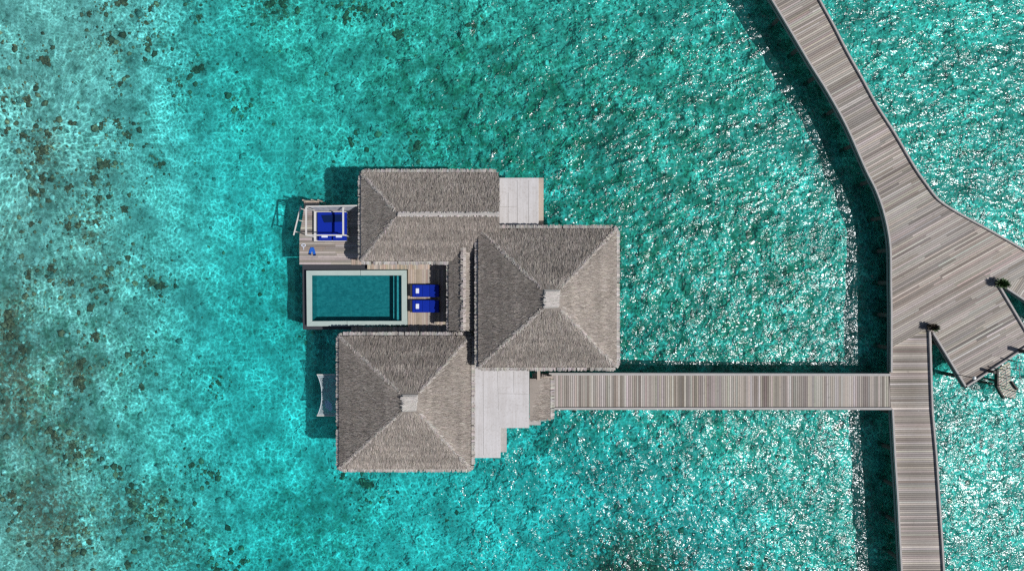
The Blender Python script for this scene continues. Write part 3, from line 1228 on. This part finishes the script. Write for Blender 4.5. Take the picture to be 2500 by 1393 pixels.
for k in range(500):
    t = random.random()
    p = Vector(rA).lerp(Vector(rB), t) + Vector((0, 0, .08))
    s = random.choice((-1, 1))
    q = p + Vector((s * random.uniform(.08, .2), random.gauss(0, .04), -random.uniform(.03, .14)))
    w = random.uniform(.015, .04)
    c = jitter((.42, .375, .35), .14, .03)
    m.face([(p.x, p.y - w, p.z), (p.x, p.y + w, p.z), (q.x, q.y + w, q.z), (q.x, q.y - w, q.z)], [c] * 4)
gal = m.build('gallery_roof', M['thatch'], bath)
m = MB()
ring = []
nn = int((gyl - gy0) / .1)
for i in range(nn + 1):
    ring.append((Vector((gl, gy0 + (gyl - gy0) * i / nn)), Vector((-1, 0))))
fringe(m, ring, gz - .08, .22)
m.build('eave_fringe', M['thatch'], gal)
m = MB()
wx, wy0, wy1 = gl + .55, gy0 + .25, gyl + 1.0
m.box(wx, wx + .12, wy0, wy1, DECK + .01, gz - .05)
m.build('gallery_wall', M['wall'], bath)

# ------------------------------------------------------------------ flat roofed annexes and porch


def slab(root, name, poly_px, z, thick=.14, mat='membrane', lip=True):
    pts = [P2(x, y, z) for x, y in poly_px]
    m = MB()
    m.prism(pts, z - thick, z)
    o = m.build(name, M[mat], root, bevel=.015)
    return o


an1 = thing('flat_roof_annex', 'white flat-roofed annex at the right end of the long thatched pavilion', 'annex', P(1268, 492, DECK))
slab(an1, 'flat_roof', [(1219, 434), (1315, 434), (1315, 566), (1219, 566)], 3.75)
m = MB()
pz = 3.59
for (a, b) in (((1263, 440), (1264, 552)), ((1241, 470), (1241, 552)), ((1222, 505), (1262, 504)), ((1290, 440), (1291, 552))):
    m.bar(P(*a, 3.755), P(*b, 3.755), .03, .012)
m.build('roof_seam', M['kerb'], an1)
m = MB()
a, b = P2(1221, 437, 3.6), P2(1312, 560, 3.6)
m.box(a[0], b[0], b[1], a[1], DECK - .4, 3.60)
m.build('wall', M['white_wall'], an1)
slab(an1, 'ledge', [(1313, 434), (1327, 434), (1327, 566), (1313, 566)], 2.4, .2, 'ply')
for q in ((1240, 445), (1300, 445), (1300, 540)):
    pile(an1, *q, r=.16, ztop=DECK - .4)

an2 = thing('flat_roof_annex', 'white flat-roofed annex with a stepped outline below the largest pavilion', 'annex', P(1220, 1000, DECK))
slab(an2, 'flat_roof', [(1150, 890), (1292, 890), (1292, 1044), (1222, 1044), (1222, 1117), (1158, 1117), (1150, 1117)], 3.45)
m = MB()
for (a, b) in (((1215, 906), (1217, 1000)), ((1180, 906), (1181, 1110)), ((1217, 960), (1288, 961)), ((1254, 906), (1255, 958))):
    m.bar(P(*a, 3.455), P(*b, 3.455), .022, .012)
m.build('roof_seam', M['kerb'], an2)
m = MB()
q = [P2(x, y, 3.3) for x, y in [(1152, 892), (1288, 892), (1288, 1040), (1218, 1040), (1218, 1112), (1152, 1112)]]
m.prism(q, DECK - .4, 3.3)
m.build('wall', M['white_wall'], an2)
slab(an2, 'ledge', [(1220, 1042), (1237, 1042), (1237, 1103), (1220, 1103)], 2.6, .2, 'kerb')
slab(an2, 'ledge', [(1288, 1020), (1320, 1020), (1320, 1037), (1288, 1037)], 2.6, .2, 'kerb')
for q in ((1180, 1000), (1270, 1025), (1205, 1100), (1180, 1100)):
    pile(an2, *q, r=.16, ztop=DECK - .4)

porch = thing('entrance_porch', 'small thatched porch roof over the villa end of the walkway', 'porch', P(1325, 975, DECK))
zp0, zp1 = 3.42, 3.0
m = MB()
tl, tr = P(1293, 924, zp0), P(1342, 924, zp1)
bl_, br_ = P(1293, 1026, zp0 - .1), P(1342, 1022, zp1)
underlay(m, [[bl_, br_, tr, tl]], zp1)
m.face([tl, tr, (tr.x, tr.y, zp1 - .2), (tl.x, tl.y, zp1 - .2)], [(.14, .12, .1)] * 4)
m.face([bl_, (bl_.x, bl_.y, zp1 - .2), (br_.x, br_.y, zp1 - .2), br_], [(.2, .18, .16)] * 4)
m.face([tr, br_, (br_.x, br_.y, zp1 - .2), (tr.x, tr.y, zp1 - .2)], [(.14, .12, .1)] * 4)
blades(m, br_, tr, tl, bl_, cover=2.4, hipL=False, hipR=False, tone=1.04)
pt = m.build('thatch_roof', M['thatch'], porch)
m = MB()
ring = []
n_ = int((tr.y - br_.y) / .085)
for i in range(n_ + 1):
    ring.append((Vector((br_.x, br_.y + (tr.y - br_.y) * i / n_)), Vector((1, 0))))
fringe(m, ring, zp1 - .02, .36, .09, .085)
n_ = int((br_.x - bl_.x) / .09)
for i in range(n_ + 1):
    t = i / n_
    p_ = Vector((bl_.x, bl_.y)).lerp(Vector((br_.x, br_.y)), t)
    fringe(m, [(p_, Vector((0, -1)))], zp0 - .15 + (zp1 - zp0) * t, .16, .10, .09)
m.build('eave_fringe', M['thatch'], pt)
m = MB()
for q in ((1300, 928), (1338, 928), (1338, 1014), (1300, 1014)):
    p_ = P(*q)
    m = MB()
    m.bar((p_.x, p_.y, DECK + .002), (p_.x, p_.y, 2.95), .12)
    m.build('post', M['ply'], porch)

m = MB()
m.bar(P(1315, 890, 3.3), P(1315, 927, 3.3), .20, .10)
m.build('beam', M['ply'], porch)
m = MB()
m.bar(P(1307, 890, 3.1), P(1307, 922, 3.1), .06, .08)
m.build('beam', M['ply'], porch)
m = MB()
m.bar(P(1318, 922, 3.0), P(1348, 919, 3.0), .11, .08)
m.build('beam', M['ply'], porch)
for q in ((1315, 893), (1344, 916)):
    p_ = P(*q)
    m = MB()
    m.bar((p_.x, p_.y, DECK), (p_.x, p_.y, 2.95), .12)
    m.build('post', M['ply'], porch)

# ------------------------------------------------------------------ pool terrace
ter = thing('pool_terrace', 'tan plank terrace between the pool and the gallery roof', 'terrace', P(1050, 720, 0))
TANS = [(.40, .315, .245), (.47, .385, .31), (.34, .27, .215), (.50, .42, .35), (.43, .345, .265), (.37, .32, .28)]
mb = MB()
for x0, x1, y0, y1 in ((897, 1180, 600, 657), (858, 882, 630, 646), (996, 1180, 657, 797), (858, 1180, 797.5, 836)):
    planks(mb, [P2(x0, y0), P2(x1, y0), P2(x1, y1), P2(x0, y1)], R(90), .13, .012, DECK + .02, .035, TANS, .12)
mb.build('decking', M['wood'], ter)
m = MB()
a, b = P2(997, 604), P2(1178, 834)
m.box(a[0], b[0], b[1], a[1], DECK - .35, DECK - .03)
m.build('sub_frame', M['fascia'], ter)
for q in ((1010, 640), (1080, 640), (1010, 820), (1080, 820), (900, 820)):
    pile(ter, *q, ztop=DECK - .35)

# pool
zc = DECK + .06
pool = thing('swimming_pool', 'rectangular teal plunge pool with pale green stone rim', 'pool', P(870, 728, 0.6))
o_ = [P2(747.5, 660, zc), P2(992.5, 659, zc), P2(994.5, 794, zc), P2(749, 796, zc)]
i_ = [P2(761, 672, zc), P2(980, 672, zc), P2(980.5, 783, zc), P2(761.5, 783.5, zc)]
cuts = {0: (880, 672), 2: (847, 783)}
for k in range(4):
    j = (k + 1) % 4
    A, B, Bi, Ai = o_[k], o_[j], i_[j], i_[k]
    if k in cuts:                                            # two stones meeting at an open joint
        f = (P2(*cuts[k], zc)[0] - A[0]) / (B[0] - A[0])
        L = abs(B[0] - A[0])
        l2 = lambda p, q, t: (p[0] + (q[0] - p[0]) * t, p[1] + (q[1] - p[1]) * t)
        cx = l2(A, B, f)[0]
        for t0, t1, g0, g1 in ((0, f, 0, -.012), (f, 1, .012, 0)):
            m = MB()
            a_, b_ = l2(A, B, t0), l2(A, B, t1)
            if t0 == 0:
                ai_ = Ai
                bi_ = (cx, Ai[1])
                b_ = (cx, b_[1])
            else:
                ai_ = (cx, Ai[1])
                a_ = (cx, a_[1])
                bi_ = Bi
            s = 1 if B[0] > A[0] else -1
            q = [[a_[0] + (s * .012 if t0 else 0), a_[1]], [b_[0] - (s * .012 if t1 < 1 else 0), b_[1]],
                 [bi_[0] - (s * .012 if t1 < 1 else 0), bi_[1]], [ai_[0] + (s * .012 if t0 else 0), ai_[1]]]
            m.prism(q, DECK - .08, zc)
            m.build('coping', M['coping'], pool, bevel=.012)
    else:
        m = MB()
        m.prism([A, B, Bi, Ai], DECK - .08, zc)
        m.build('coping', M['coping'], pool, bevel=.012)
ix0, iy0 = min(p[0] for p in i_), min(p[1] for p in i_)
ix1, iy1 = max(p[0] for p in i_), max(p[1] for p in i_)
zb = .55
m = MB()
m.face([(ix0, iy0, zb), (ix1, iy0, zb), (ix1, iy1, zb), (ix0, iy1, zb)])
for a, b in (((ix0, iy0), (ix1, iy0)), ((ix1, iy0), (ix1, iy1)), ((ix1, iy1), (ix0, iy1)), ((ix0, iy1), (ix0, iy0))):
    m.face([(b[0], b[1], zb), (a[0], a[1], zb), (a[0], a[1], zc - .06), (b[0], b[1], zc - .06)])
m.build('basin', M['pool_tile'], pool)
for sx0, sx1, zt in ((959, 969, 1.05), (970, 981, 1.4)):
    m = MB()
    a, b = P2(sx0, 673, 1.2)[0], P2(sx1, 673, 1.2)[0]
    m.box(a, min(b, ix1 - .01), iy0 + .01, iy1 - .01, zb + .01, zt)
    m.build('step', M['coping'], pool, bevel=.01)
m = MB()
m.face([(ix0 + .002, iy0 + .002, DECK - .03), (ix1 - .002, iy0 + .002, DECK - .03), (ix1 - .002, iy1 - .002, DECK - .03), (ix0 + .002, iy1 - .002, DECK - .03)])
m.build('water', M['pool_water'], pool)
zw = 1.38
wpts = [P2(738, 645.5, zw), P2(896, 645.5, zw), P2(896, 661, zw), P2(746, 661, zw)]
m = MB()
m.prism([P2(738, 645.5, zw), P2(896, 645.5, zw), P2(896, 664, zw), P2(755, 664, zw), P2(755, 790, zw), P2(862, 790, zw), P2(862, 804, zw), P2(739, 804, zw)], -.2, zw)
m.build('outer_wall', M['charcoal'], pool, bevel=.02)
m = MB()
m.box(ix0 - .3, ix1 + .3, iy0 - .3, iy0 - .05, .1, DECK - .09)
m.box(ix1 + .06, ix1 + .3, iy0 - .04, iy1 + .3, .1, DECK - .09)
m.box(ix0 + .3, ix1 + .05, iy1 + .05, iy1 + .3, .1, DECK - .09)
m.build('shell', M['charcoal'], pool)
for q in ((765, 675), (765, 780), (870, 728), (975, 780), (975, 675)):
    pile(pool, *q, r=.18, ztop=.2)

# ------------------------------------------------------------------ sun loungers


def make_lounger():
    root = thing('sun_lounger', '', '', (0, 0, 0))
    m = MB()
    m.bar((0, -.40, .27), (2.02, -.40, .27), .06, .08)
    m.bar((0, .40, .27), (2.02, .40, .27), .06, .08)
    for x in (.06, .5, 1.0, 1.5, 1.96):
        m.bar((x, -.37, .27), (x, .37, .27), .05, .05)
    m.box(.0, .16, -.43, .43, .312, .40)
    m.build('frame', M['dark'], root)
    for x in (.15, 1.85):
        for y in (-.40, .40):
            m = MB()
            m.bar((x, y, 0), (x, y, .228), .06)
            m.build('leg', M['dark'], root)
    m = MB()
    m.prism([(.15, -.45), (1.32, -.45), (1.32, .45), (.15, .45)], .315, .425)
    mt = m.build('mattress', M['blue'], root, bevel=.045)
    for xa, xb in ((.17, .36), (.37, .83), (.84, 1.31)):
        m = MB()
        m.prism([(xa, -.435), (xb, -.435), (xb, .435), (xa, .435)], .40, .452)
        m.build('quilted_pad', M['blue'], mt, bevel=.024)
    m = MB()
    a = R(14)
    for s in (0,):
        x0, z0, L, th = 1.33, .34, .68, .12
        dx, dz = math.cos(a), math.sin(a)
        lo = [(x0, z0), (x0 + L * dx, z0 + L * dz), (x0 + L * dx - th * dz, z0 + L * dz + th * dx), (x0 - th * dz, z0 + th * dx)]
        F = [(x, -.45, z) for x, z in lo]
        B = [(x, .45, z) for x, z in lo]
        m.face(F)
        m.face(B[::-1])
        for i in range(4):
            j = (i + 1) % 4
            m.face([F[i], B[i], B[j], F[j]])
    m.build('backrest', M['blue'], root, bevel=.04)
    m = MB()
    m.prism([(.40, -.18), (.62, -.18), (.62, .18), (.40, .18)], .450, .50)
    m.build('folded_towel', M['towel'], root, bevel=.015)
    return root


LG = 'sun loungers beside the pool'
l1 = make_lounger()
l1.scale = (1, .93, 1)
tag(l1, 'blue padded sun lounger beside the pool, the upper of two', 'sun lounger', LG)
p = P(1001.5, 709.5, DECK + .3)
l1.location = (p.x, p.y, DECK + .021)
l2 = l1.copy()
COL.objects.link(l2)
l2['label'] = 'blue padded sun lounger beside the pool, the lower of two'
p = P(1001.5, 747, DECK + .3)
l2.location = (p.x, p.y, DECK + .021)
for ch in list(l1.children):
    c2 = ch.copy()
    COL.objects.link(c2)
    c2.parent = l2
    for sub in list(ch.children):
        d2 = sub.copy()
        COL.objects.link(d2)
        d2.parent = c2

# ------------------------------------------------------------------ sun deck with daybed
sd = thing('sun_deck', 'weathered plank sun deck left of the long thatched pavilion', 'deck', P(800, 575, 0))
mb = MB()
planks(mb, [P2(743, 504), P2(900, 502), P2(900, 645.5), P2(731, 645.5), P2(731, 575)], R(0), .15, .012, DECK, .035,
       [(.30, .255, .225), (.36, .31, .28), (.25, .215, .185), (.40, .345, .30), (.33, .28, .235)], .14, 2.6)
mb.build('decking', M['wood'], sd)
m = MB()
sweep(m, [P2(*q) for q in [(900, 503), (743, 505), (732, 575), (732, 644.5), (900, 644.5)]], .02, .10, DECK - .3, DECK - .037)
m.build('fascia', M['fascia'], sd)
for q in ((750, 520), (740, 630), (820, 630), (820, 520), (870, 575)):
    pile(sd, *q)

rail = thing('deck_railing', 'slim white railing with three posts on the left edge of the sun deck', 'railing', P(738, 540, DECK))
tops = []
for q in ((743, 512), (738.5, 540), (733.5, 568)):
    p = P(*q)
    m = MB()
    m.bar((p.x, p.y, DECK), (p.x - .04, p.y, DECK + .86), .06)
    m.build('post', M['white'], rail)
a, b = P(734.5, 503, DECK + .9), P(717, 574, DECK + .9)
m = MB()
m.bar(a, b, .08, .05)
m.build('handrail', M['white'], rail)

stp = thing('swim_landing', 'small pale timber landing at the top edge of the sun deck', 'landing', P(760, 495, 1.1))
mb = MB()
planks(mb, [P2(742, 489, 1.25), P2(779, 489, 1.25), P2(779, 506, 1.25), P2(742, 506, 1.25)], 0, .14, .012, 1.25, .04, [(.48, .40, .32), (.42, .35, .28)], .1)
mb.build('treads', M['wood'], stp)
for q in ((741, 489), (762, 488.5), (778, 489)):
    p = P(*q)
    m = MB()
    m.bar((p.x, p.y, LAG), (p.x, p.y, DECK + .15), .09)
    m.build('post', M['ply'], stp)

dz = DECK + .30
db = thing('daybed', 'double daybed with blue mattress on the sun deck', 'daybed', P(808, 552, DECK))
m = MB()
m.box(P(766, 0, dz).x, P(849, 0, dz).x, P(0, 589, dz).y, P(0, 515.5, dz).y, DECK + .08, dz)
m.build('base', M['white'], db, bevel=.015)
for q in ((770, 520), (845, 520), (845, 585), (770, 585)):
    p = P(*q)
    m = MB()
    m.bar((p.x, p.y, DECK + .001), (p.x, p.y, DECK + .079), .09)
    m.build('leg', M['ply'], db)
for xa, xb in ((774.5, 809.5), (810.5, 846)):
    m = MB()
    z1 = dz + .20
    m.box(P(xa, 0, z1).x, P(xb, 0, z1).x, P(0, 587, z1).y, P(0, 518, z1).y, dz + .002, z1)
    m.build('mattress', M['blue'], db, bevel=.04)
for xa in (777, 812):
    m = MB()
    z1 = dz + .36
    m.box(P(xa, 0, z1).x, P(xa + 31, 0, z1).x, P(0, 586, z1).y, P(0, 575.5, z1).y, dz + .203, z1)
    pl = m.build('pillow', M['blue'], db, bevel=.06)
    m = MB()
    z1 = dz + .368
    m.box(P(xa + 8, 0, z1).x, P(xa + 23, 0, z1).x, P(0, 579.5, z1).y, P(0, 575.5, z1).y, z1 - .01, z1 + .012)
    m.build('white_band', M['towel'], pl, bevel=.005)
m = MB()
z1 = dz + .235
m.prism([P2(784, 525, z1), P2(834, 523, z1), P2(835, 541, z1), P2(791, 543, z1)], dz + .202, z1)  # thin flat dark navy piece on top of the mattress
tag(m.build('dark_panel', M['navy'], None, bevel=.015), 'flat dark navy piece lying across the blue daybed mattress', 'panel')

cf = thing('canopy_frame', 'white canopy frame standing over the blue daybed', 'canopy', P(795, 540, DECK))
zt = DECK + 1.95
m = MB()
m.bar(P(747.5, 506, zt), P(747.5, 575, zt), .10, .08)
m.build('side_beam', M['white'], cf)
m = MB()
m.bar(P(838, 506, zt), P(838, 573, zt), .10, .08)
m.build('side_beam', M['white'], cf)
m = MB()
m.bar(P(749, 574, zt - .10), P(846, 574, zt - .10), .075, .08)
m.build('front_beam', M['white'], cf)
m = MB()
m.bar(P(747, 504, zt - .10), P(872, 502, zt - .10), .08, .09)
m.build('back_beam', M['white'], cf)
m = MB()
za, zb_ = zt - .08, zt - .75
N = 14
for i in range(N):
    t0, t1 = i / N, (i + 1) / N
    u = lambda t: P(752 + 118 * t, 504 - 1.5 * t, za - .04 * math.sin(t * 22) ** 2)
    w_ = lambda t: P(772 + 80 * t, 513.5 + math.sin(t * 9) * .6, zb_)
    m.face([u(t0), w_(t0), w_(t1), u(t1)])
m.build('gathered_shade', M['canvas'], cf)
for q in ((748, 507), (838, 507), (838, 573), (748, 574)):
    top = P(*q, zt - .05)
    m = MB()
    m.bar((top.x, top.y, DECK + .001), (top.x, top.y, zt - .05), .07)
    m.build('post', M['white'], cf)

# swim fins and mask
fin = thing('swim_fins', 'pair of blue swim fins with dark tips on the sun deck', 'fins', P(762, 613, DECK))


def fin_at(a, b, ang_w):
    z = DECK + .05
    pa, pb = P(*a, z), P(*b, z)
    d = (pb - pa).normalized()
    s = Vector((-d.y, d.x, 0))
    m = MB()
    q = [pa + s * .06, pa - s * .06, pa.lerp(pb, .45) - s * .09, pb - s * ang_w, pb + s * ang_w, pa.lerp(pb, .45) + s * .09]
    m.prism([(k.x, k.y) for k in q], DECK + .006, DECK + .06)
    f = m.build('fin', M['fin_blue'], fin, bevel=.012)
    m = MB()
    pc = pb + d * .10
    q = [pb - s * ang_w, pc - s * ang_w * 1.05, pc + s * ang_w * 1.05, pb + s * ang_w]
    m.prism([(k.x, k.y) for k in q], DECK + .006, DECK + .05)
    m.build('fin_tip', M['navy'], f)


fin_at((761, 603.5), (756.5, 618), .085)
fin_at((763.5, 603.5), (767.5, 620), .085)
mk = thing('snorkel_mask', 'small pale blue snorkel mask near the left edge of the sun deck', 'mask', P(741, 598, DECK))
m = MB()
c = P(741.5, 598.5, DECK)
pts = [(c.x + .13 * math.cos(a * math.pi / 8), c.y + .085 * math.sin(a * math.pi / 8), DECK + .05) for a in range(17)]
m.tube(pts, .028, 8)
m.build('mask_frame', M['towel'], mk)
m = MB()
m.tube([(c.x - .05, c.y - .12, DECK + .02), (c.x + .02, c.y - .22, DECK + .02), (c.x - .03, c.y - .30, DECK + .02)], .02, 8)
m.build('snorkel', M['towel'], mk)

# ------------------------------------------------------------------ net hammock over the lagoon
nh = thing('net_hammock', 'blue grey net hammock stretched over the water left of the bedroom roof', 'hammock', P(800, 964, 1.2))
zn = DECK - .2
pL = lambda t: (794 - 18 * 1.0 * (2 * t - 1) ** 2 * 1.0 - 2, 915 + 98 * t)
m = MB()
edge_pts = []
for i in range(25):
    t = i / 24
    x_, y_ = 785.5 - 10.5 * abs(2 * t - 1) ** 2.2, 915 + 98 * t
    edge_pts.append(P(x_, y_, zn - .12 * (1 - (2 * t - 1) ** 2)))
m.tube(edge_pts, .022, 6)
m.build('edge_rope', M['net'], nh)
for y_ in (914, 1013.5):
    m = MB()
    m.tube([P(774, y_, zn), P(850, y_ , zn)], .05, 8)
    m.build('pole', M['white'], nh)
for y_ in (919, 1009):
    m = MB()
    m.tube([P(779, y_, zn), P(850, y_, zn)], .022, 8)
    m.build('spreader', M['net'], nh)
m = MB()
for i in range(1, 50):                                        # cords along and across
    t = i / 50
    x_ = 785.5 - 10.5 * abs(2 * t - 1) ** 2.2
    y_ = 915 + 98 * t
    sag = .12 * (1 - (2 * t - 1) ** 2)
    a, b = P(x_, y_, zn - sag), P(848, y_, zn - sag)
    m.bar(a, b, .011, .006)
for j in range(1, 34):
    f = j / 34
    pr = None
    for i in range(13):
        t = i / 12
        x_ = 785.5 - 10.5 * abs(2 * t - 1) ** 2.2
        q = P(x_ + (848 - x_) * f, 915 + 98 * t, zn - .12 * (1 - (2 * t - 1) ** 2))
        if pr is not None:
            m.bar(pr, q, .011, .006)
        pr = q
m.build('netting', M['net'], nh)
m = MB()
ez = zn + .004
cx, cy = 803, 990
ca_, sa_ = math.cos(R(40)), math.sin(R(40))
for (u0, u1, v0, v1) in [(-13, 3, -8, -5.6), (-10, 8, -4.6, -2.2), (-3, 1, -1.2, 1.4), (2, 11, -1.2, 1.2), (-11, -4, -.8, 1.6), (-8, 9, 2.4, 4.8),
                          (-5, 2, 5.8, 8), (4, 11, 5.6, 7.8), (-14, -12, -4, 0), (10, 12, 2, 5)]:
    q = []
    for u, v in ((u0, v0), (u1, v0), (u1, v1), (u0, v1)):
        q.append(P2(cx + u * ca_ - v * sa_, cy + u * sa_ + v * ca_, ez))
    m.prism(q, ez, ez + .012)
m.build('emblem', M['emblem'], nh)

# ------------------------------------------------------------------ arrival stair, lamp, bollards and plants at the plaza
st = thing('arrival_stair', 'bent plank boarding stair with thin rails at the plaza edge', 'stair', P(2455, 925, .9))
zs = 1.05
upper = [(2436, 900), (2462, 882), (2467, 886), (2467, 930), (2436, 944)]
lower = [(2436, 944), (2467, 930), (2482, 950), (2479, 972), (2449, 967)]
mb = MB()
PAL = [(.47, .40, .33), (.42, .36, .30), (.52, .45, .38)]
planks(mb, [P2(*q, zs) for q in upper], R(33), .17, .05, zs, .04, PAL, .1)
planks(mb, [P2(*q, zs - .25) for q in lower], R(33), .17, .05, zs - .25, .04, PAL, .1)
mb.build('treads', M['wood'], st)
for pts, z0 in (([(2433, 901), (2433, 943)], zs), ([(2433, 943), (2449, 971)], zs - .2), ([(2468, 930), (2482, 950)], zs - .2)):
    m = MB()
    a, b = P(*pts[0], z0), P(*pts[1], z0)
    m.bar(a, b, .10, .30)
    m.build('stringer', M['dark'], st)
lt, rt = [], []
for q, z0, side in (((2433, 899), zs, 0), ((2436, 919), zs, 0), ((2436, 939), zs, 0), ((2449, 967), zs - .25, 2), ((2464, 879), zs, 1), ((2461, 898), zs, 1), ((2464, 918), zs, 1),
                    ((2464, 952), zs - .25, 2)):
    p = P(*q, z0)
    hgt = .82 if side == 0 else 1.02
    m = MB()
    m.tube([(p.x, p.y, z0 - .25), (p.x, p.y, z0 + hgt)], .028, 8)
    m.build('rail_post', M['dark'], st)
    if side == 0:
        lt.append((p.x, p.y, z0 + hgt))
    if side == 1:
        rt.append((p.x, p.y, z0 + hgt))
for tps in (lt, rt):
    m = MB()
    m.tube(tps, .022, 8)
    m.build('handrail', M['steel'], st)
for q in ((2440, 940), (2464, 935), (2464, 895)):
    pile(st, *q, r=.09, ztop=zs - .15)

lp = thing('lamp_post', 'thin lamp post with white globe near the plaza corner', 'lamp', P(2339, 914, DECK))
p = P(2339, 914, DECK)
m = MB()
m.tube([(p.x, p.y, DECK), (p.x, p.y, DECK + 1.52)], .028, 8)
m.build('pole', M['dark'], lp)
m = MB()
m.tube([(p.x, p.y, DECK), (p.x, p.y, DECK + .06)], .10, 12)
m.build('base_plate', M['dark'], lp)
bm = bmesh.new()
bmesh.ops.create_uvsphere(bm, u_segments=20, v_segments=12, radius=.11)
me = bpy.data.meshes.new('globe')
bm.to_mesh(me)
bm.free()
me.materials.append(M['lamp'])
me.polygons.foreach_set('use_smooth', [True] * len(me.polygons))
g = bpy.data.objects.new('globe', me)
COL.objects.link(g)
g.parent = lp
g.location = (0, 0, 1.62)


def bollard(q, h, w, label):
    t = thing('mooring_post', label, 'post', P(*q, DECK))
    p = P(*q, DECK)
    m = MB()
    m.prism([(p.x - w, p.y - w), (p.x + w, p.y - w), (p.x + w, p.y + w), (p.x - w, p.y + w)], DECK - .6, DECK + h)
    m.build('shaft', M['dark'], t, bevel=.02)
    m = MB()
    m.prism([(p.x - w * 1.15, p.y - w * 1.15), (p.x + w * 1.15, p.y - w * 1.15), (p.x + w * 1.15, p.y + w * 1.15), (p.x - w * 1.15, p.y + w * 1.15)], DECK + h + .001, DECK + h + .05)
    m.build('cap', M['dark'], t, bevel=.02)


bollard((2412, 905), .62, .09, 'low dark mooring post on the plaza edge left of the stair')
bollard((2489, 856), .95, .12, 'tall dark mooring post at the right edge of the photo')
for q, lab in (((2426, 898), 'short dark newel post at the left side of the stair head'), ((2457, 877), 'short dark newel post at the right side of the stair head')):
    t = thing('newel_post', lab, 'post', P(*q, DECK))
    p = P(*q, DECK)
    m = MB()
    m.tube([(p.x, p.y, DECK + .001), (p.x, p.y, DECK + .5)], .035, 8)
    m.build('shaft', M['dark'], t)
    m = MB()
    m.tube([(p.x, p.y, DECK + .501), (p.x, p.y, DECK + .54)], .05, 10)
    m.build('cap', M['dark'], t)


def shrub(q, rad, mats, label, n, seed):
    rnd = random.Random(seed)
    t = thing('potted_shrub', label, 'plant', P(*q, DECK))
    p = P(*q, DECK)
    m = MB()
    m.tube([(p.x, p.y, DECK + .001), (p.x, p.y, DECK + .34)], .17, 14, .22)
    m.build('pot', M['dark'], t)
    for mi, mat in enumerate(mats):
        m = MB()
        for k in range(n if mi == 0 else n // 4):
            a = rnd.uniform(0, 6.28)
            el = rnd.uniform(.05, 1.35)
            L = rad * rnd.uniform(.55, 1.15)
            d = Vector((math.cos(a) * math.cos(el), math.sin(a) * math.cos(el) * .75, math.sin(el)))
            b = Vector((p.x, p.y, DECK + .36)) + Vector((rnd.gauss(0, .06), rnd.gauss(0, .05), 0)) + d * L * .25
            if mi:
                b += Vector((.12, -.10, .02))
            side = d.cross(Vector((0, 0, 1))).normalized() * rnd.uniform(.018, .04)
            mid = b + d * L * .5 + Vector((0, 0, .03))
            tip = b + d * L - Vector((0, 0, .12 * L * math.cos(el)))
            m.face([b, mid - side, tip, mid + side])
        m.build('foliage', mat, t)


shrub((2434, 691), .40, [M['leaf_green'], M['leaf_green']], 'dark green potted shrub at the tip of the right-hand opening', 260, 3)
shrub((2268, 797), .34, [M['leaf_brown'], M['leaf_green']], 'brownish potted shrub where the straight jetty meets the plaza', 200, 4)

# ------------------------------------------------------------------ camera, sun, sky
cam = bpy.data.cameras.new('camera')
cam.sensor_width = 36.0
cam.lens = 36.0 * (CAM_Z - DECK) * PXM / 2500.0
cam.clip_end = 6000
co = bpy.data.objects.new('camera', cam)
COL.objects.link(co)
co.location = (0, 0, CAM_Z)
scene.camera = co

sl = bpy.data.lights.new('sun', 'SUN')
sl.energy = 4.0
sl.angle = R(.53)
sl.color = (1.0, .975, .945)
so = bpy.data.objects.new('sun', sl)
COL.objects.link(so)
so.rotation_euler = SUN.to_track_quat('Z', 'Y').to_euler()
so.location = (30, -12, 60)

w = bpy.data.worlds.new('World')
scene.world = w
w.use_nodes = True
nt = w.node_tree
bg = nt.nodes['Background']
sky = nt.nodes.new('ShaderNodeTexSky')
sky.sky_type = 'NISHITA'
sky.sun_disc = False
sky.sun_elevation = math.asin(SUN.z)
sky.sun_rotation = math.atan2(SUN.x, SUN.y)
nt.links.new(sky.outputs[0], bg.inputs[0])
bg.inputs[1].default_value = .06

scene.view_settings.view_transform = 'Standard'
scene.view_settings.look = 'None'
scene.view_settings.exposure = 0
scene.view_settings.gamma = 1
scene.render.engine = 'CYCLES'
scene.cycles.use_denoising = False
scene.cycles.max_bounces = 6
scene.cycles.transparent_max_bounces = 12
scene.cycles.sample_clamp_indirect = 4
scene.cycles.filter_width = 1.4
